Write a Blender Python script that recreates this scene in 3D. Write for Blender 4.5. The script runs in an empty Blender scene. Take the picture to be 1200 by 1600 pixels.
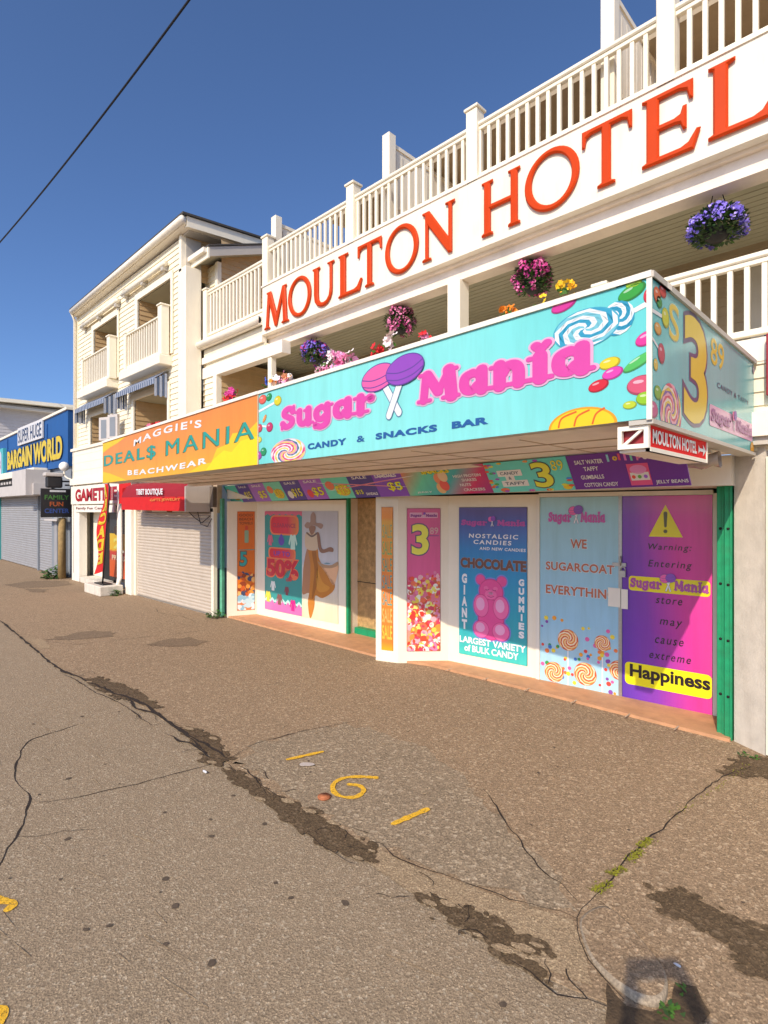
import bpy, bmesh, math, random
from mathutils import Vector, Matrix, noise
from mathutils.geometry import tessellate_polygon
S = bpy.context.scene
C = S.collection
R = math.radians
random.seed(7)

# ---------------------------------------------------------------- camera, sky, sun
CAM_H = 1.85
cd = bpy.data.cameras.new('camera'); cam = bpy.data.objects.new('camera', cd); C.objects.link(cam)
cd.sensor_fit = 'HORIZONTAL'; cd.sensor_width = 36; cd.lens = 36 * 862 / 1200
cd.shift_y = -3 / 1200
cd.clip_start = 0.05; cd.clip_end = 2000
cam.location = (0, 0, CAM_H)
cam.rotation_euler = (R(90), 0, math.atan2(862, 875))
S.camera = cam

w = bpy.data.worlds.new('World'); S.world = w; w.use_nodes = True
nt = w.node_tree
sky = nt.nodes.new('ShaderNodeTexSky'); sky.sky_type = 'NISHITA'; sky.sun_disc = False
SUN = Vector((.335, -1, .75)).normalized()
sky.sun_elevation = math.asin(SUN.z); sky.sun_rotation = math.atan2(SUN.x, SUN.y)
sky.altitude = 0; sky.air_density = 0.7; sky.dust_density = 2.0; sky.ozone_density = 8.0
bg = nt.nodes['Background']; bg.inputs[1].default_value = 0.15
nt.links.new(sky.outputs[0], bg.inputs[0])
ld = bpy.data.lights.new('sun', 'SUN'); ld.energy = 3.25; ld.angle = R(.5); ld.color = (1, .87, .70)
sun = bpy.data.objects.new('sun', ld); C.objects.link(sun)
sun.location = (5, -12, 14)
sun.rotation_euler = SUN.to_track_quat('Z', 'Y').to_euler()
S.view_settings.view_transform = 'Standard'; S.view_settings.look = 'None'
S.view_settings.exposure = 0.36; S.view_settings.gamma = 1
S.cycles.max_bounces = 8; S.cycles.diffuse_bounces = 5

# ---------------------------------------------------------------- materials
def lin(h):
    if isinstance(h, str):
        h = [int(h[i:i + 2], 16) / 255 for i in (0, 2, 4)]
    return tuple((c / 12.92 if c <= .04045 else ((c + .055) / 1.055) ** 2.4) for c in h)
GLOSS = [0]      # clear film over window graphics
def nodes(name, rough):
    m = bpy.data.materials.new(name); m.use_nodes = True
    t = m.node_tree; b = t.nodes['Principled BSDF']; b.inputs['Roughness'].default_value = rough
    if GLOSS[0]: b.inputs['Coat Weight'].default_value = GLOSS[0]; b.inputs['Coat Roughness'].default_value = .04
    g = t.nodes.new('ShaderNodeNewGeometry')
    return m, t, b, g.outputs['Position']
def nz(t, pos, scale, detail=4, rough=.6, stretch=None):
    n = t.nodes.new('ShaderNodeTexNoise'); n.inputs['Scale'].default_value = scale
    n.inputs['Detail'].default_value = detail; n.inputs['Roughness'].default_value = rough
    if stretch:
        mp = t.nodes.new('ShaderNodeMapping'); mp.inputs['Scale'].default_value = stretch
        t.links.new(pos, mp.inputs[0]); pos = mp.outputs[0]
    t.links.new(pos, n.inputs['Vector']); return n.outputs['Fac']
def ramp(t, fac, stops, interp='LINEAR'):
    r = t.nodes.new('ShaderNodeValToRGB'); r.color_ramp.interpolation = interp
    e = r.color_ramp.elements
    while len(e) < len(stops): e.new(.5)
    for k, (p, c) in enumerate(stops):
        e[k].position = p; e[k].color = (*c, 1)
    t.links.new(fac, r.inputs[0]); return r.outputs[0]
def mix(t, fac, a, b, mode='MIX'):
    n = t.nodes.new('ShaderNodeMix'); n.data_type = 'RGBA'; n.blend_type = mode
    for s, v in ((n.inputs[0], fac), (n.inputs[6], a), (n.inputs[7], b)):
        if isinstance(v, (int, float)): s.default_value = v
        elif isinstance(v, tuple): s.default_value = (*v, 1)
        else: t.links.new(v, s)
    return n.outputs[2]
def bump(t, b, fac, strength, dist=.01):
    n = t.nodes.new('ShaderNodeBump'); n.inputs['Strength'].default_value = strength
    n.inputs['Distance'].default_value = dist
    t.links.new(fac, n.inputs['Height']); t.links.new(n.outputs[0], b.inputs['Normal'])
def M(name, h, rough=.6, var=.07, scale=5., bmp=0, bscale=80, metal=0, dirt=0, dirtcol=(.16, .12, .08), streak=False, spec=None, alb=1.0):
    """plain surface: base colour, mottled by noise, optional grime and bump"""
    m, t, b, pos = nodes(name, rough)
    c = tuple(min(.86, x * alb) for x in lin(h)) if alb != 1 else lin(h)
    f = nz(t, pos, scale, 5)
    col = ramp(t, f, [(.3, tuple(x * (1 - var) for x in c)), (.7, tuple(min(1, x * (1 + var)) for x in c))])
    if dirt:
        f2 = nz(t, pos, 2.2, 8, .7, (3.5, 3.5, .5) if streak else None)
        k = ramp(t, f2, [(.48, (0, 0, 0)), (.78, (dirt, dirt, dirt))])
        col = mix(t, k, col, dirtcol)
    t.links.new(col, b.inputs['Base Color'])
    b.inputs['Metallic'].default_value = metal
    if spec is not None: b.inputs['Specular IOR Level'].default_value = spec
    if bmp: bump(t, b, nz(t, pos, bscale, 3), bmp)
    return m
def MG(name, axis, lo, hi, stops, rough=.45, wob=0, wscale=1.5):
    """printed panel whose ink colour changes along an axis (a printed gradient)"""
    m, t, b, pos = nodes(name, rough)
    d = t.nodes.new('ShaderNodeVectorMath'); d.operation = 'DOT_PRODUCT'
    t.links.new(pos, d.inputs[0]); d.inputs[1].default_value = axis
    v = d.outputs['Value']
    if wob:
        n = nz(t, pos, wscale, 2)
        a = t.nodes.new('ShaderNodeMath'); a.operation = 'MULTIPLY_ADD'
        t.links.new(n, a.inputs[0]); a.inputs[1].default_value = wob; t.links.new(v, a.inputs[2]); v = a.outputs[0]
        lo += wob * .5; hi += wob * .5
    mr = t.nodes.new('ShaderNodeMapRange'); t.links.new(v, mr.inputs[0])
    mr.inputs[1].default_value = lo; mr.inputs[2].default_value = hi
    col = ramp(t, mr.outputs[0], [(p, tuple(min(.86, x * ALB[0]) for x in lin(c))) for p, c in stops])
    g = ramp(t, nz(t, pos, 2.0, 8, .7, (5, 5, .45)), [(.42, (1, 1, 1)), (.8, (.86, .85, .82))])
    g2 = ramp(t, nz(t, pos, 1.1, 4), [(.3, (.93, .93, .93)), (.7, (1, 1, 1))])
    col = mix(t, 1.0, mix(t, 1.0, col, g, 'MULTIPLY'), g2, 'MULTIPLY')
    t.links.new(col, b.inputs['Base Color'])
    bump(t, b, nz(t, pos, 3.0, 2), .06, .02)
    return m

def asphalt(name, base, speck, agg, big, darkspots):
    m, t, b, pos = nodes(name, .85)
    c = lin(base)
    f = nz(t, pos, .55, 6, .65)
    col = ramp(t, f, [(.28, tuple(x * .74 for x in c)), (.5, c), (.72, tuple(x * 1.22 for x in c))])
    f = nz(t, pos, 7, 8, .75)
    col = mix(t, .45, col, ramp(t, f, [(.3, tuple(x * .72 for x in c)), (.7, tuple(x * 1.22 for x in c))]))
    v = t.nodes.new('ShaderNodeTexVoronoi'); v.inputs['Scale'].default_value = agg; t.links.new(pos, v.inputs['Vector'])
    sep = t.nodes.new('ShaderNodeSeparateColor'); t.links.new(v.outputs['Color'], sep.inputs[0])
    g = ramp(t, sep.outputs[0], [(0, tuple(x * .5 for x in c)), (.45, tuple(x * .9 for x in c)), (.85, tuple(x * 1.15 for x in c)), (.97, lin(speck))])
    col = mix(t, big, col, g)
    v2 = t.nodes.new('ShaderNodeTexVoronoi'); v2.inputs['Scale'].default_value = agg * 2.6; t.links.new(pos, v2.inputs['Vector'])
    s2 = t.nodes.new('ShaderNodeSeparateColor'); t.links.new(v2.outputs['Color'], s2.inputs[0])
    col = mix(t, .46, col, ramp(t, s2.outputs[1], [(0, tuple(x * .40 for x in c)), (.6, tuple(x * 1.05 for x in c)), (.95, tuple(min(1, x * 1.7) for x in c)), (1, tuple(min(1, x * 3.2) for x in c))]))
    f = nz(t, pos, 2.3, 9, .8)
    k = ramp(t, f, [(.56, (0, 0, 0)), (.78, (darkspots,) * 3)])
    col = mix(t, k, col, tuple(x * .42 for x in c))
    t.links.new(col, b.inputs['Base Color'])
    a = t.nodes.new('ShaderNodeMath'); a.operation = 'ADD'
    t.links.new(v.outputs['Distance'], a.inputs[0]); t.links.new(nz(t, pos, agg * 2, 4), a.inputs[1])
    bump(t, b, a.outputs[0], .55, .006)
    b.inputs['Specular IOR Level'].default_value = .3
    return m

m_road = asphalt('road_asphalt', '96836a', 'e6d8be', 95, .46, .35)
m_walk = asphalt('sidewalk_asphalt', '957e63', 'e6cfae', 62, .52, .5)
m_walk2 = asphalt('coarse_asphalt', '928068', 'd8c6aa', 52, .62, .6)
m_concrete_edge = asphalt('edge_concrete', '9d876a', 'd8c2a0', 75, .42, .6)
m_crack = M('crack_dirt', '2b2018', .95, .4, 40, .6, 120)
m_wet = asphalt('damp_asphalt', '5e4d38', '9a846a', 60, .55, .6)
m_stain = asphalt('oil_stain', '7d6a54', 'a08a70', 62, .4, .6)
m_gum = M('gum_spot', '584a3c', .9, .3, 60)
m_yellow = M('marking_yellow', 'e9b42a', .8, .22, 70, .5, 150)
m_soil = M('soil', '54432f', .95, .5, 25, .8, 80)
m_granite = M('granite', '9c8c76', .85, .4, 90, .5, 120, dirt=.5, dirtcol=(.12, .09, .06))
m_moss = M('moss', '7c7a1c', .9, .35, 60)
m_leaf = M('leaf', '3f6a1e', .6, .4, 30)
m_leafd = M('leaf_dark', '2c4a20', .6, .4, 30)

m_white = M('white_paint', 'ece4d4', .5, .03, 3, dirt=.10, streak=True)
m_fascia = M('fascia_paint', 'ede4d0', .5, .03, 3, dirt=.26, dirtcol=(.52, .36, .18), streak=True)
m_trim = M('white_vinyl', 'eee5cf', .45, .03, 4, dirt=.08, streak=True)
m_panel = M('window_panel_white', 'f0e7d2', .4, .02, 4, dirt=.06, streak=True)
m_cream = M('cream_siding', 'eae0c6', .6, .04, 5, dirt=.10, streak=True)
m_tan = M('tan_siding', 'c2a377', .65, .06, 5, dirt=.12, streak=True)
m_wood = M('weathered_siding', 'a08f74', .7, .1, 6, dirt=.2)
m_ceil = M('beadboard', 'a8a48e', .6, .05, 4)
m_soffit = M('soffit_board', 'f0e2d0', .6, .06, 4, dirt=.25)
m_soffit2 = M('soffit_joint', 'b8a48c', .7, .1, 8)
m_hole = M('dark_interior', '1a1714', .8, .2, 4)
m_glass = M('window_glass', '28313a', .05, .1, 2, spec=.8)
m_greytrim = M('grey_fascia', 'b9b2a6', .5, .05, 4)
m_roof = M('roof_shingle', '45423f', .9, .2, 30)
m_orange = M('hotel_letter_red', 'c43e06', .5, .04, 4, spec=.2)
m_green = M('green_steel', '12905f', .5, .15, 14, dirt=.35, dirtcol=(.10, .05, .02))
m_conc = M('pillar_concrete', 'd2c9ba', .8, .1, 9, .3, 60, dirt=.3, dirtcol=(.25, .2, .14), streak=True)
m_tile = M('terracotta_tile', 'c4926a', .7, .14, 9, dirt=.3, dirtcol=(.25, .14, .08))
m_ply = M('plywood', 'b08c5c', .75, .35, 16, .2, 40)
m_shut = M('shutter_steel', 'bfb2a2', .45, .05, 4, dirt=.15, streak=True)
m_shutg = M('shutter_grey', '98989a', .45, .06, 4, dirt=.2, streak=True)
m_greyw = M('grey_paint', '7f858c', .6, .06, 4, dirt=.2, streak=True)
m_housing = M('housing_grey', 'c3bcb6', .5, .05, 4, dirt=.12, streak=True)
m_black = M('black_paint', '17161a', .5, .1, 6)
m_metal = M('galvanised', 'b5b2ac', .35, .1, 30, metal=.7)
m_cable = M('cable_rubber', '1c1e26', .6)
m_blue = M('blue_paint', '1c5390', .55, .08, 3, dirt=.25, dirtcol=(.03, .07, .17), streak=True)
m_redfab = M('red_canvas', 'c41414', .75, .06, 6)
m_marfab = M('maroon_canvas', '8e0d1c', .75, .08, 6)
m_navy = M('navy_stripe', '47566f', .8, .1, 20)
m_plaid = M('grey_stripe', '9aa2b2', .8, .1, 20)
m_offw = M('off_white_cloth', 'c9c9cb', .8, .06, 20)
m_globe = M('opal_glass', 'f4f0ea', .25, .02, 5)
m_post = M('old_timber', '9a8052', .85, .2, 14, .4, 30, dirt=.3, streak=True)
# inks and plastics
_ink = {}
ALB = [1.0]      # strength of the printing inks used by a sign
def ink(h, rough=.4):
    k = (h, ALB[0], GLOSS[0])
    if k not in _ink: _ink[k] = M('ink_' + h, h, rough, .03, 9, alb=ALB[0])
    return _ink[k]

# sprayed paint, worn through to the asphalt in specks
_t = m_yellow.node_tree; _g = _t.nodes.new('ShaderNodeNewGeometry'); _k = ramp(_t, nz(_t, _g.outputs['Position'], 95, 5, .75), [(.34, (0, 0, 0)), (.46, (1, 1, 1))])
_tr = _t.nodes.new('ShaderNodeBsdfTransparent'); _mx = _t.nodes.new('ShaderNodeMixShader')
_t.links.new(_k, _mx.inputs[0]); _t.links.new(_tr.outputs[0], _mx.inputs[1]); _t.links.new(_t.nodes['Principled BSDF'].outputs[0], _mx.inputs[2]); _t.links.new(_mx.outputs[0], _t.nodes['Material Output'].inputs['Surface'])
# ---------------------------------------------------------------- mesh collector
class MB:
    def __init__(s): s.v = []; s.f = []; s.fm = []; s.mats = []; s.sm = []; s.cut = []
    def mi(s, m):
        if m not in s.mats: s.mats.append(m)
        return s.mats.index(m)
    def add(s, vs, fs, m, smooth=False):
        o = len(s.v); k = s.mi(m)
        s.v += [tuple(p) for p in vs]
        for f in fs: s.f.append([i + o for i in f]); s.fm.append(k); s.sm.append(smooth)
    def box(s, x0, x1, y0, y1, z0, z1, m):
        v = [(x, y, z) for z in (z0, z1) for y in (y0, y1) for x in (x0, x1)]
        s.add(v, [(0, 2, 3, 1), (4, 5, 7, 6), (0, 1, 5, 4), (2, 6, 7, 3), (0, 4, 6, 2), (1, 3, 7, 5)], m); return s
    def bevbox(s, x0, x1, y0, y1, z0, z1, m, b=.008):
        bm = bmesh.new(); bmesh.ops.create_cube(bm, size=1)
        for v in bm.verts: v.co = Vector(((x0 + x1) / 2 + v.co.x * (x1 - x0), (y0 + y1) / 2 + v.co.y * (y1 - y0), (z0 + z1) / 2 + v.co.z * (z1 - z0)))
        bmesh.ops.bevel(bm, geom=bm.edges[:], offset=b, segments=1, affect='EDGES')
        s.bm(bm, m); return s
    def bm(s, bm, m, smooth=False):
        bm.verts.index_update()
        s.add([v.co[:] for v in bm.verts], [[v.index for v in f.verts] for f in bm.faces], m, smooth); bm.free()
    def slab(s, pts, z0, z1, m):
        """vertical prism on a plan polygon"""
        n = len(pts); v = [(p[0], p[1], z0) for p in pts] + [(p[0], p[1], z1) for p in pts]
        f = [(i, (i + 1) % n, n + (i + 1) % n, n + i) for i in range(n)]
        tri = tessellate_polygon([[Vector((p[0], p[1], 0)) for p in pts]])
        s.add(v, f + [tuple(t) for t in tri] + [tuple(i + n for i in t[::-1]) for t in tri], m); return s
    def hexa(s, a, b, m):
        """bottom quad a, top quad b (4 points each)"""
        s.add(list(a) + list(b), [(0, 3, 2, 1), (4, 5, 6, 7), (0, 1, 5, 4), (1, 2, 6, 5), (2, 3, 7, 6), (3, 0, 4, 7)], m); return s
    def tube(s, pts, r, m, seg=8, cap=True):
        pts = [Vector(p) for p in pts]; n = len(pts); rs = r if isinstance(r, (list, tuple)) else [r] * n
        vs = []; fs = []
        up = Vector((0, 0, 1))
        for i, p in enumerate(pts):
            d = (pts[min(i + 1, n - 1)] - pts[max(i - 1, 0)]).normalized()
            a = d.cross(up if abs(d.z) < .95 else Vector((1, 0, 0))).normalized(); b = d.cross(a)
            for k in range(seg):
                t = 2 * math.pi * k / seg
                vs.append(p + (a * math.cos(t) + b * math.sin(t)) * rs[i])
        for i in range(n - 1):
            for k in range(seg):
                fs.append((i * seg + k, i * seg + (k + 1) % seg, (i + 1) * seg + (k + 1) % seg, (i + 1) * seg + k))
        if cap: fs += [tuple(range(seg - 1, -1, -1)), tuple(range((n - 1) * seg, n * seg))]
        s.add(vs, fs, m, True); return s
    def ball(s, c, r, m, sub=2, sq=(1, 1, 1), jit=0):
        bm = bmesh.new(); bmesh.ops.create_icosphere(bm, subdivisions=sub, radius=1)
        for v in bm.verts:
            j = 1 + random.uniform(-jit, jit)
            v.co = Vector((c[0] + v.co.x * r * sq[0] * j, c[1] + v.co.y * r * sq[1] * j, c[2] + v.co.z * r * sq[2] * j))
        s.bm(bm, m, True); return s
    def build(s, name, parent=None, loc=(0, 0, 0), **props):
        cuts = sorted({c for c in s.cut if 0 < c < len(s.f)})
        if cuts:      # every word of a sign becomes a part of its own
            out = None
            for a, b in zip([0] + cuts, cuts + [len(s.f)]):
                q = MB(); fs = s.f[a:b]; ids = sorted({i for f in fs for i in f}); mp = {i: k for k, i in enumerate(ids)}
                q.v = [s.v[i] for i in ids]; q.f = [[mp[i] for i in f] for f in fs]; q.sm = s.sm[a:b]
                for k in s.fm[a:b]: q.fm.append(q.mi(s.mats[k]))
                out = q.build(name, parent, loc, **props)
            return out
        o = org[parent] if parent else Vector(loc)
        me = bpy.data.meshes.new(name)
        me.from_pydata([(p[0] - o[0], p[1] - o[1], p[2] - o[2]) for p in s.v], [], s.f)
        for m in s.mats: me.materials.append(m)
        me.polygons.foreach_set('material_index', s.fm); me.polygons.foreach_set('use_smooth', s.sm)
        me.update()
        ob = bpy.data.objects.new(name, me); C.objects.link(ob)
        if parent: ob.parent = parent
        else: ob.location = o
        org[ob] = Vector(o)
        for k, v in props.items(): ob[k] = v
        return ob
org = {}
def thing(name, label, category, loc=(0, 0, 0), group=None):
    o = bpy.data.objects.new(name, None); C.objects.link(o); o.location = loc; o.empty_display_size = .2
    o['label'] = label; o['category'] = category
    if group: o['group'] = group
    org[o] = Vector(loc); return o
def copies(ob, parent, offsets):
    """further copies of a part, sharing its mesh"""
    for d in offsets:
        c = ob.copy(); C.objects.link(c); c.parent = parent; c.location = ob.location + Vector(d)

# ---------------------------------------------------------------- frames: flat sheets with (u, v) metres and d outward
class Fr:
    def __init__(s, p0, p1, z=0):
        s.o = Vector((p0[0], p0[1], z)); d = Vector((p1[0] - p0[0], p1[1] - p0[1], 0)); s.L = d.length
        s.u = d.normalized(); s.n = Vector((s.u.y, -s.u.x, 0))
    def pt(s, u, v, d=0): return s.o + s.u * u + Vector((0, 0, v)) + s.n * d
class Bil:
    """four-cornered sheet; u runs 0..1 left to right, v 0..1 bottom to top"""
    def __init__(s, BL, BR, TL, TR):
        s.c = [Vector(p) for p in (BL, BR, TL, TR)]
        s.n = (s.c[1] - s.c[0]).cross(s.c[2] - s.c[0]).normalized()
    def pt(s, u, v, d=0):
        a, b, c, e = s.c
        return (a * (1 - u) + b * u) * (1 - v) + (c * (1 - u) + e * u) * v + s.n * d
_kd = [0]
def sheet(mb, fr, pts, d, m, holes=(), thick=0):
    """flat polygon of ink or sheet material lying d in front of the frame; thick gives it an edge"""
    loops = [list(pts)] + [list(h) for h in holes]
    flat = [p for l in loops for p in l]
    tri = tessellate_polygon([[Vector((p[0], p[1], 0)) for p in l] for l in loops])
    out = []
    for t in tri:       # every sheet faces outward
        a, b, c = (flat[i] for i in t)
        out.append(tuple(t) if (b[0] - a[0]) * (c[1] - a[1]) - (b[1] - a[1]) * (c[0] - a[0]) > 0 else tuple(t[::-1]))
    mb.add([fr.pt(p[0], p[1], d) for p in flat], out, m)
    if thick:
        for l in loops:
            n = len(l)
            mb.add([fr.pt(p[0], p[1], d) for p in l] + [fr.pt(p[0], p[1], d - thick) for p in l],
                   [(i, (i + 1) % n, n + (i + 1) % n, n + i) for i in range(n)], m)
def rect(mb, fr, u0, v0, u1, v1, d, m, thick=0): sheet(mb, fr, [(u0, v0), (u1, v0), (u1, v1), (u0, v1)], d, m, (), thick)
def fbox(mb, fr, u0, u1, v0, v1, d0, d1, m):
    q = [(u0, v0), (u1, v0), (u1, v1), (u0, v1)]
    mb.hexa([fr.pt(a, b, d0) for a, b in q], [fr.pt(a, b, d1) for a, b in q], m)
def oval(cx, cy, rx, ry, rot=0, n=28, a0=0, a1=2 * math.pi):
    c, s = math.cos(rot), math.sin(rot); out = []
    k = n if abs(a1 - a0 - 2 * math.pi) < 1e-6 else n + 1
    for i in range(k):
        t = a0 + (a1 - a0) * i / n; x, y = rx * math.cos(t), ry * math.sin(t)
        out.append((cx + x * c - y * s, cy + x * s + y * c))
    return out
def rrect(u0, v0, u1, v1, r):
    out = []
    for cx, cy, a in ((u1 - r, v1 - r, 0), (u0 + r, v1 - r, 90), (u0 + r, v0 + r, 180), (u1 - r, v0 + r, 270)):
        out += [(cx + r * math.cos(R(a + k * 22.5)), cy + r * math.sin(R(a + k * 22.5))) for k in range(5)]
    return out
def clip(pts, u0, v0, u1, v1):
    """clip a convex polygon to a rectangle"""
    def cut(P, f, inter):
        out = []
        for i in range(len(P)):
            a, b = P[i - 1], P[i]
            if f(b):
                if not f(a): out.append(inter(a, b))
                out.append(b)
            elif f(a): out.append(inter(a, b))
        return out
    def ix(x): return lambda a, b: (x, a[1] + (b[1] - a[1]) * (x - a[0]) / (b[0] - a[0]))
    def iy(y): return lambda a, b: (a[0] + (b[0] - a[0]) * (y - a[1]) / (b[1] - a[1]), y)
    for f, g in ((lambda p: p[0] >= u0, ix(u0)), (lambda p: p[0] <= u1, ix(u1)), (lambda p: p[1] >= v0, iy(v0)), (lambda p: p[1] <= v1, iy(v1))):
        if pts: pts = cut(pts, f, g)
    return pts
def csheet(mb, fr, pts, d, m, box):
    p = clip(pts, *box)
    if len(p) > 2: sheet(mb, fr, p, d, m)
def spline(pts, n=6, closed=False):
    """Catmull-Rom through points of any dimension"""
    out = []; N = len(pts)
    for i in range(N if closed else N - 1):
        g = lambda k: pts[k % N] if closed else pts[max(0, min(N - 1, k))]
        a, b, c, d = g(i - 1), g(i), g(i + 1), g(i + 2)
        for k in range(n):
            t = k / n
            out.append(tuple(.5 * (2 * q + (r - p) * t + (2 * p - 5 * q + 4 * r - s_) * t * t + (3 * q - p - 3 * r + s_) * t ** 3) for p, q, r, s_ in zip(a, b, c, d)))
    if not closed: out.append(tuple(pts[-1]))
    return out
def stroke(mb, fr, pts, w, d, m, smooth=6, cap=True):
    """ribbon along pts, width w or per-point"""
    P = [(*p[:2], (p[2] if len(p) > 2 else w)) for p in pts]
    if smooth and len(P) > 2: P = spline(P, smooth)
    L, Rr = [], []
    for i, p in enumerate(P):
        a, b = P[max(0, i - 1)], P[min(len(P) - 1, i + 1)]
        dx, dy = b[0] - a[0], b[1] - a[1]; l = math.hypot(dx, dy) or 1
        nx, ny = -dy / l * p[2] / 2, dx / l * p[2] / 2
        L.append((p[0] + nx, p[1] + ny)); Rr.append((p[0] - nx, p[1] - ny))
    n = len(P)
    vs = [fr.pt(*q, d) for q in L] + [fr.pt(*q, d) for q in Rr]
    mb.add(vs, [(n + i, n + i + 1, i + 1, i) for i in range(n - 1)], m)
    if cap:
        for p in (P[0], P[-1]): sheet(mb, fr, oval(p[0], p[1], p[2] / 2, p[2] / 2, 0, 14), d + .0002, m)

# ---------------------------------------------------------------- lettering
_txt = {}
def glyphs(txt, bold=0., space=1.):
    k = (txt, bold, space)
    if k not in _txt:
        cu = bpy.data.curves.new('lettering', 'FONT'); cu.body = txt; cu.resolution_u = 4
        cu.offset = bold; cu.space_character = space
        o = bpy.data.objects.new('lettering', cu); C.objects.link(o)
        dg = bpy.context.evaluated_depsgraph_get(); me = o.evaluated_get(dg).to_mesh()
        v = [(p.co.x, p.co.y) for p in me.vertices]; f = [tuple(q.vertices) for q in me.polygons]
        o.evaluated_get(dg).to_mesh_clear(); bpy.data.objects.remove(o); bpy.data.curves.remove(cu)
        x0 = min(p[0] for p in v); x1 = max(p[0] for p in v); y0 = min(p[1] for p in v); y1 = max(p[1] for p in v)
        _txt[k] = ([((x - x0) / (x1 - x0), (y - y0) / (y1 - y0)) for x, y in v], f)
    return _txt[k]
def text(mb, fr, txt, u0, v0, u1, v1, d, m, bold=.01, space=1., shear=0, rise=0, warp=None, outline=None, ow=.03):
    """flat lettering filling the box u0,v0..u1,v1 on the frame"""
    mb.cut.append(len(mb.f))
    def put(b, dd, mm, gx=0, gy=0):
        vs, fs = glyphs(txt, b, space)
        out = []
        for x, y in vs:
            u = u0 - gx + x * (u1 - u0 + 2 * gx); v = v0 - gy + y * (v1 - v0 + 2 * gy)
            u += (v - v0) * shear; v += x * rise
            if warp: u, v = warp(u, v, x)
            out.append(fr.pt(u, v, dd))
        mb.add(out, fs, mm)
    if outline:
        g = (v1 - v0) * ow * 1.3; put(bold + ow, d - .0012, outline, g * (.037 if isinstance(fr, Bil) else 1), g)
    put(bold, d, m)
    mb.cut.append(len(mb.f))

# fat slab letters of the shop's name, built from strokes; unit x-height
GL = {
 'S': (1.0, [([(.80, 1.02), (.70, 1.20), (.48, 1.26), (.26, 1.13), (.25, .90), (.48, .73), (.72, .56), (.74, .32), (.54, .14), (.30, .13), (.12, .36)], .31), ([(.86, 1.36), (.86, .98)], .17), ([(.08, .46), (.08, .02)], .17)]),
 'u': (1.12, [([(.24, .96), (.23, .40), (.34, .15), (.56, .12), (.76, .34)], .30), ([(.80, .98), (.80, .06)], .32), ([(.0, .91), (.26, .91)], .18), ([(.56, .91), (.82, .91)], .18), ([(.8, .09), (1.06, .09)], .18)]),
 'g': (1.12, [([(.46, .90), (.22, .78), (.16, .50), (.26, .24), (.50, .18), (.68, .34)], .30), ([(.46, .90), (.66, .80), (.76, .6)], .26), ([(.80, .97), (.80, .12), (.70, -.16), (.42, -.28), (.14, -.16)], .30), ([(.8, .91), (1.06, .93)], .18), ([(.10, -.06), (.12, -.24)], .24)]),
 'a': (1.12, [([(.48, .88), (.24, .78), (.17, .50), (.24, .22), (.46, .14), (.66, .34)], .31), ([(.48, .88), (.68, .80), (.78, .6)], .28), ([(.80, .96), (.80, .08)], .34), ([(.8, .09), (1.07, .10)], .18)]),
 'r': (.98, [([(.32, .96), (.32, .06)], .33), ([(.02, .91), (.32, .91)], .18), ([(.0, .09), (.66, .09)], .18), ([(.38, .55), (.56, .80), (.76, .86)], .22), ([(.78, .84), (.82, .72)], .30)]),
 'M': (1.62, [([(.30, 1.30), (.20, .08)], .27), ([(.36, 1.28), (.80, .40)], .34), ([(.80, .40), (1.22, 1.28)], .25), ([(1.22, 1.30), (1.32, .08)], .40), ([(.0, .08), (.46, .08)], .18), ([(1.0, .08), (1.58, .08)], .18), ([(.06, 1.30), (.40, 1.30)], .18), ([(1.16, 1.30), (1.50, 1.30)], .18)]),
 'n': (1.20, [([(.28, .96), (.28, .06)], .34), ([(.0, .91), (.3, .91)], .18), ([(.0, .09), (.56, .09)], .18), ([(.36, .56), (.52, .84), (.76, .84), (.88, .6), (.88, .06)], .32), ([(.66, .09), (1.16, .09)], .18)]),
 'i': (.66, [([(.32, .96), (.32, .06)], .36), ([(.0, .91), (.34, .91)], .18), ([(.0, .09), (.64, .09)], .18), ([(.34, 1.20), (.20, 1.38)], .26), ([(.34, 1.20), (.52, 1.40)], .24)]),
}
def word(mb, fr, s, u0, u1, v0, xh, d, m, halo=None, rise=0):
    """slab-serif word: baseline v0, x-height xh, squeezed to u0..u1"""
    mb.cut.append(len(mb.f))
    W = sum(GL[c][0] for c in s); kx = (u1 - u0) / W; x = 0; q = 0
    class Sub:
        def pt(_, a, b, dd=0): return fr.pt(u0 + a * kx, v0 + b * xh + rise * a / W, dd)
    sub = Sub()
    for c in s:
        for pts, wd in GL[c][1]:
            q += 1; p = [(x + a, b) for a, b in pts]; wm = wd * (1.22 if wd > .22 else 1.05)
            if halo: stroke(mb, sub, p, wm + .15, d + q * .00008, halo)
            stroke(mb, sub, p, wm, d + .003 + q * .00008, m)
        x += GL[c][0]
    mb.cut.append(len(mb.f))
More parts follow.
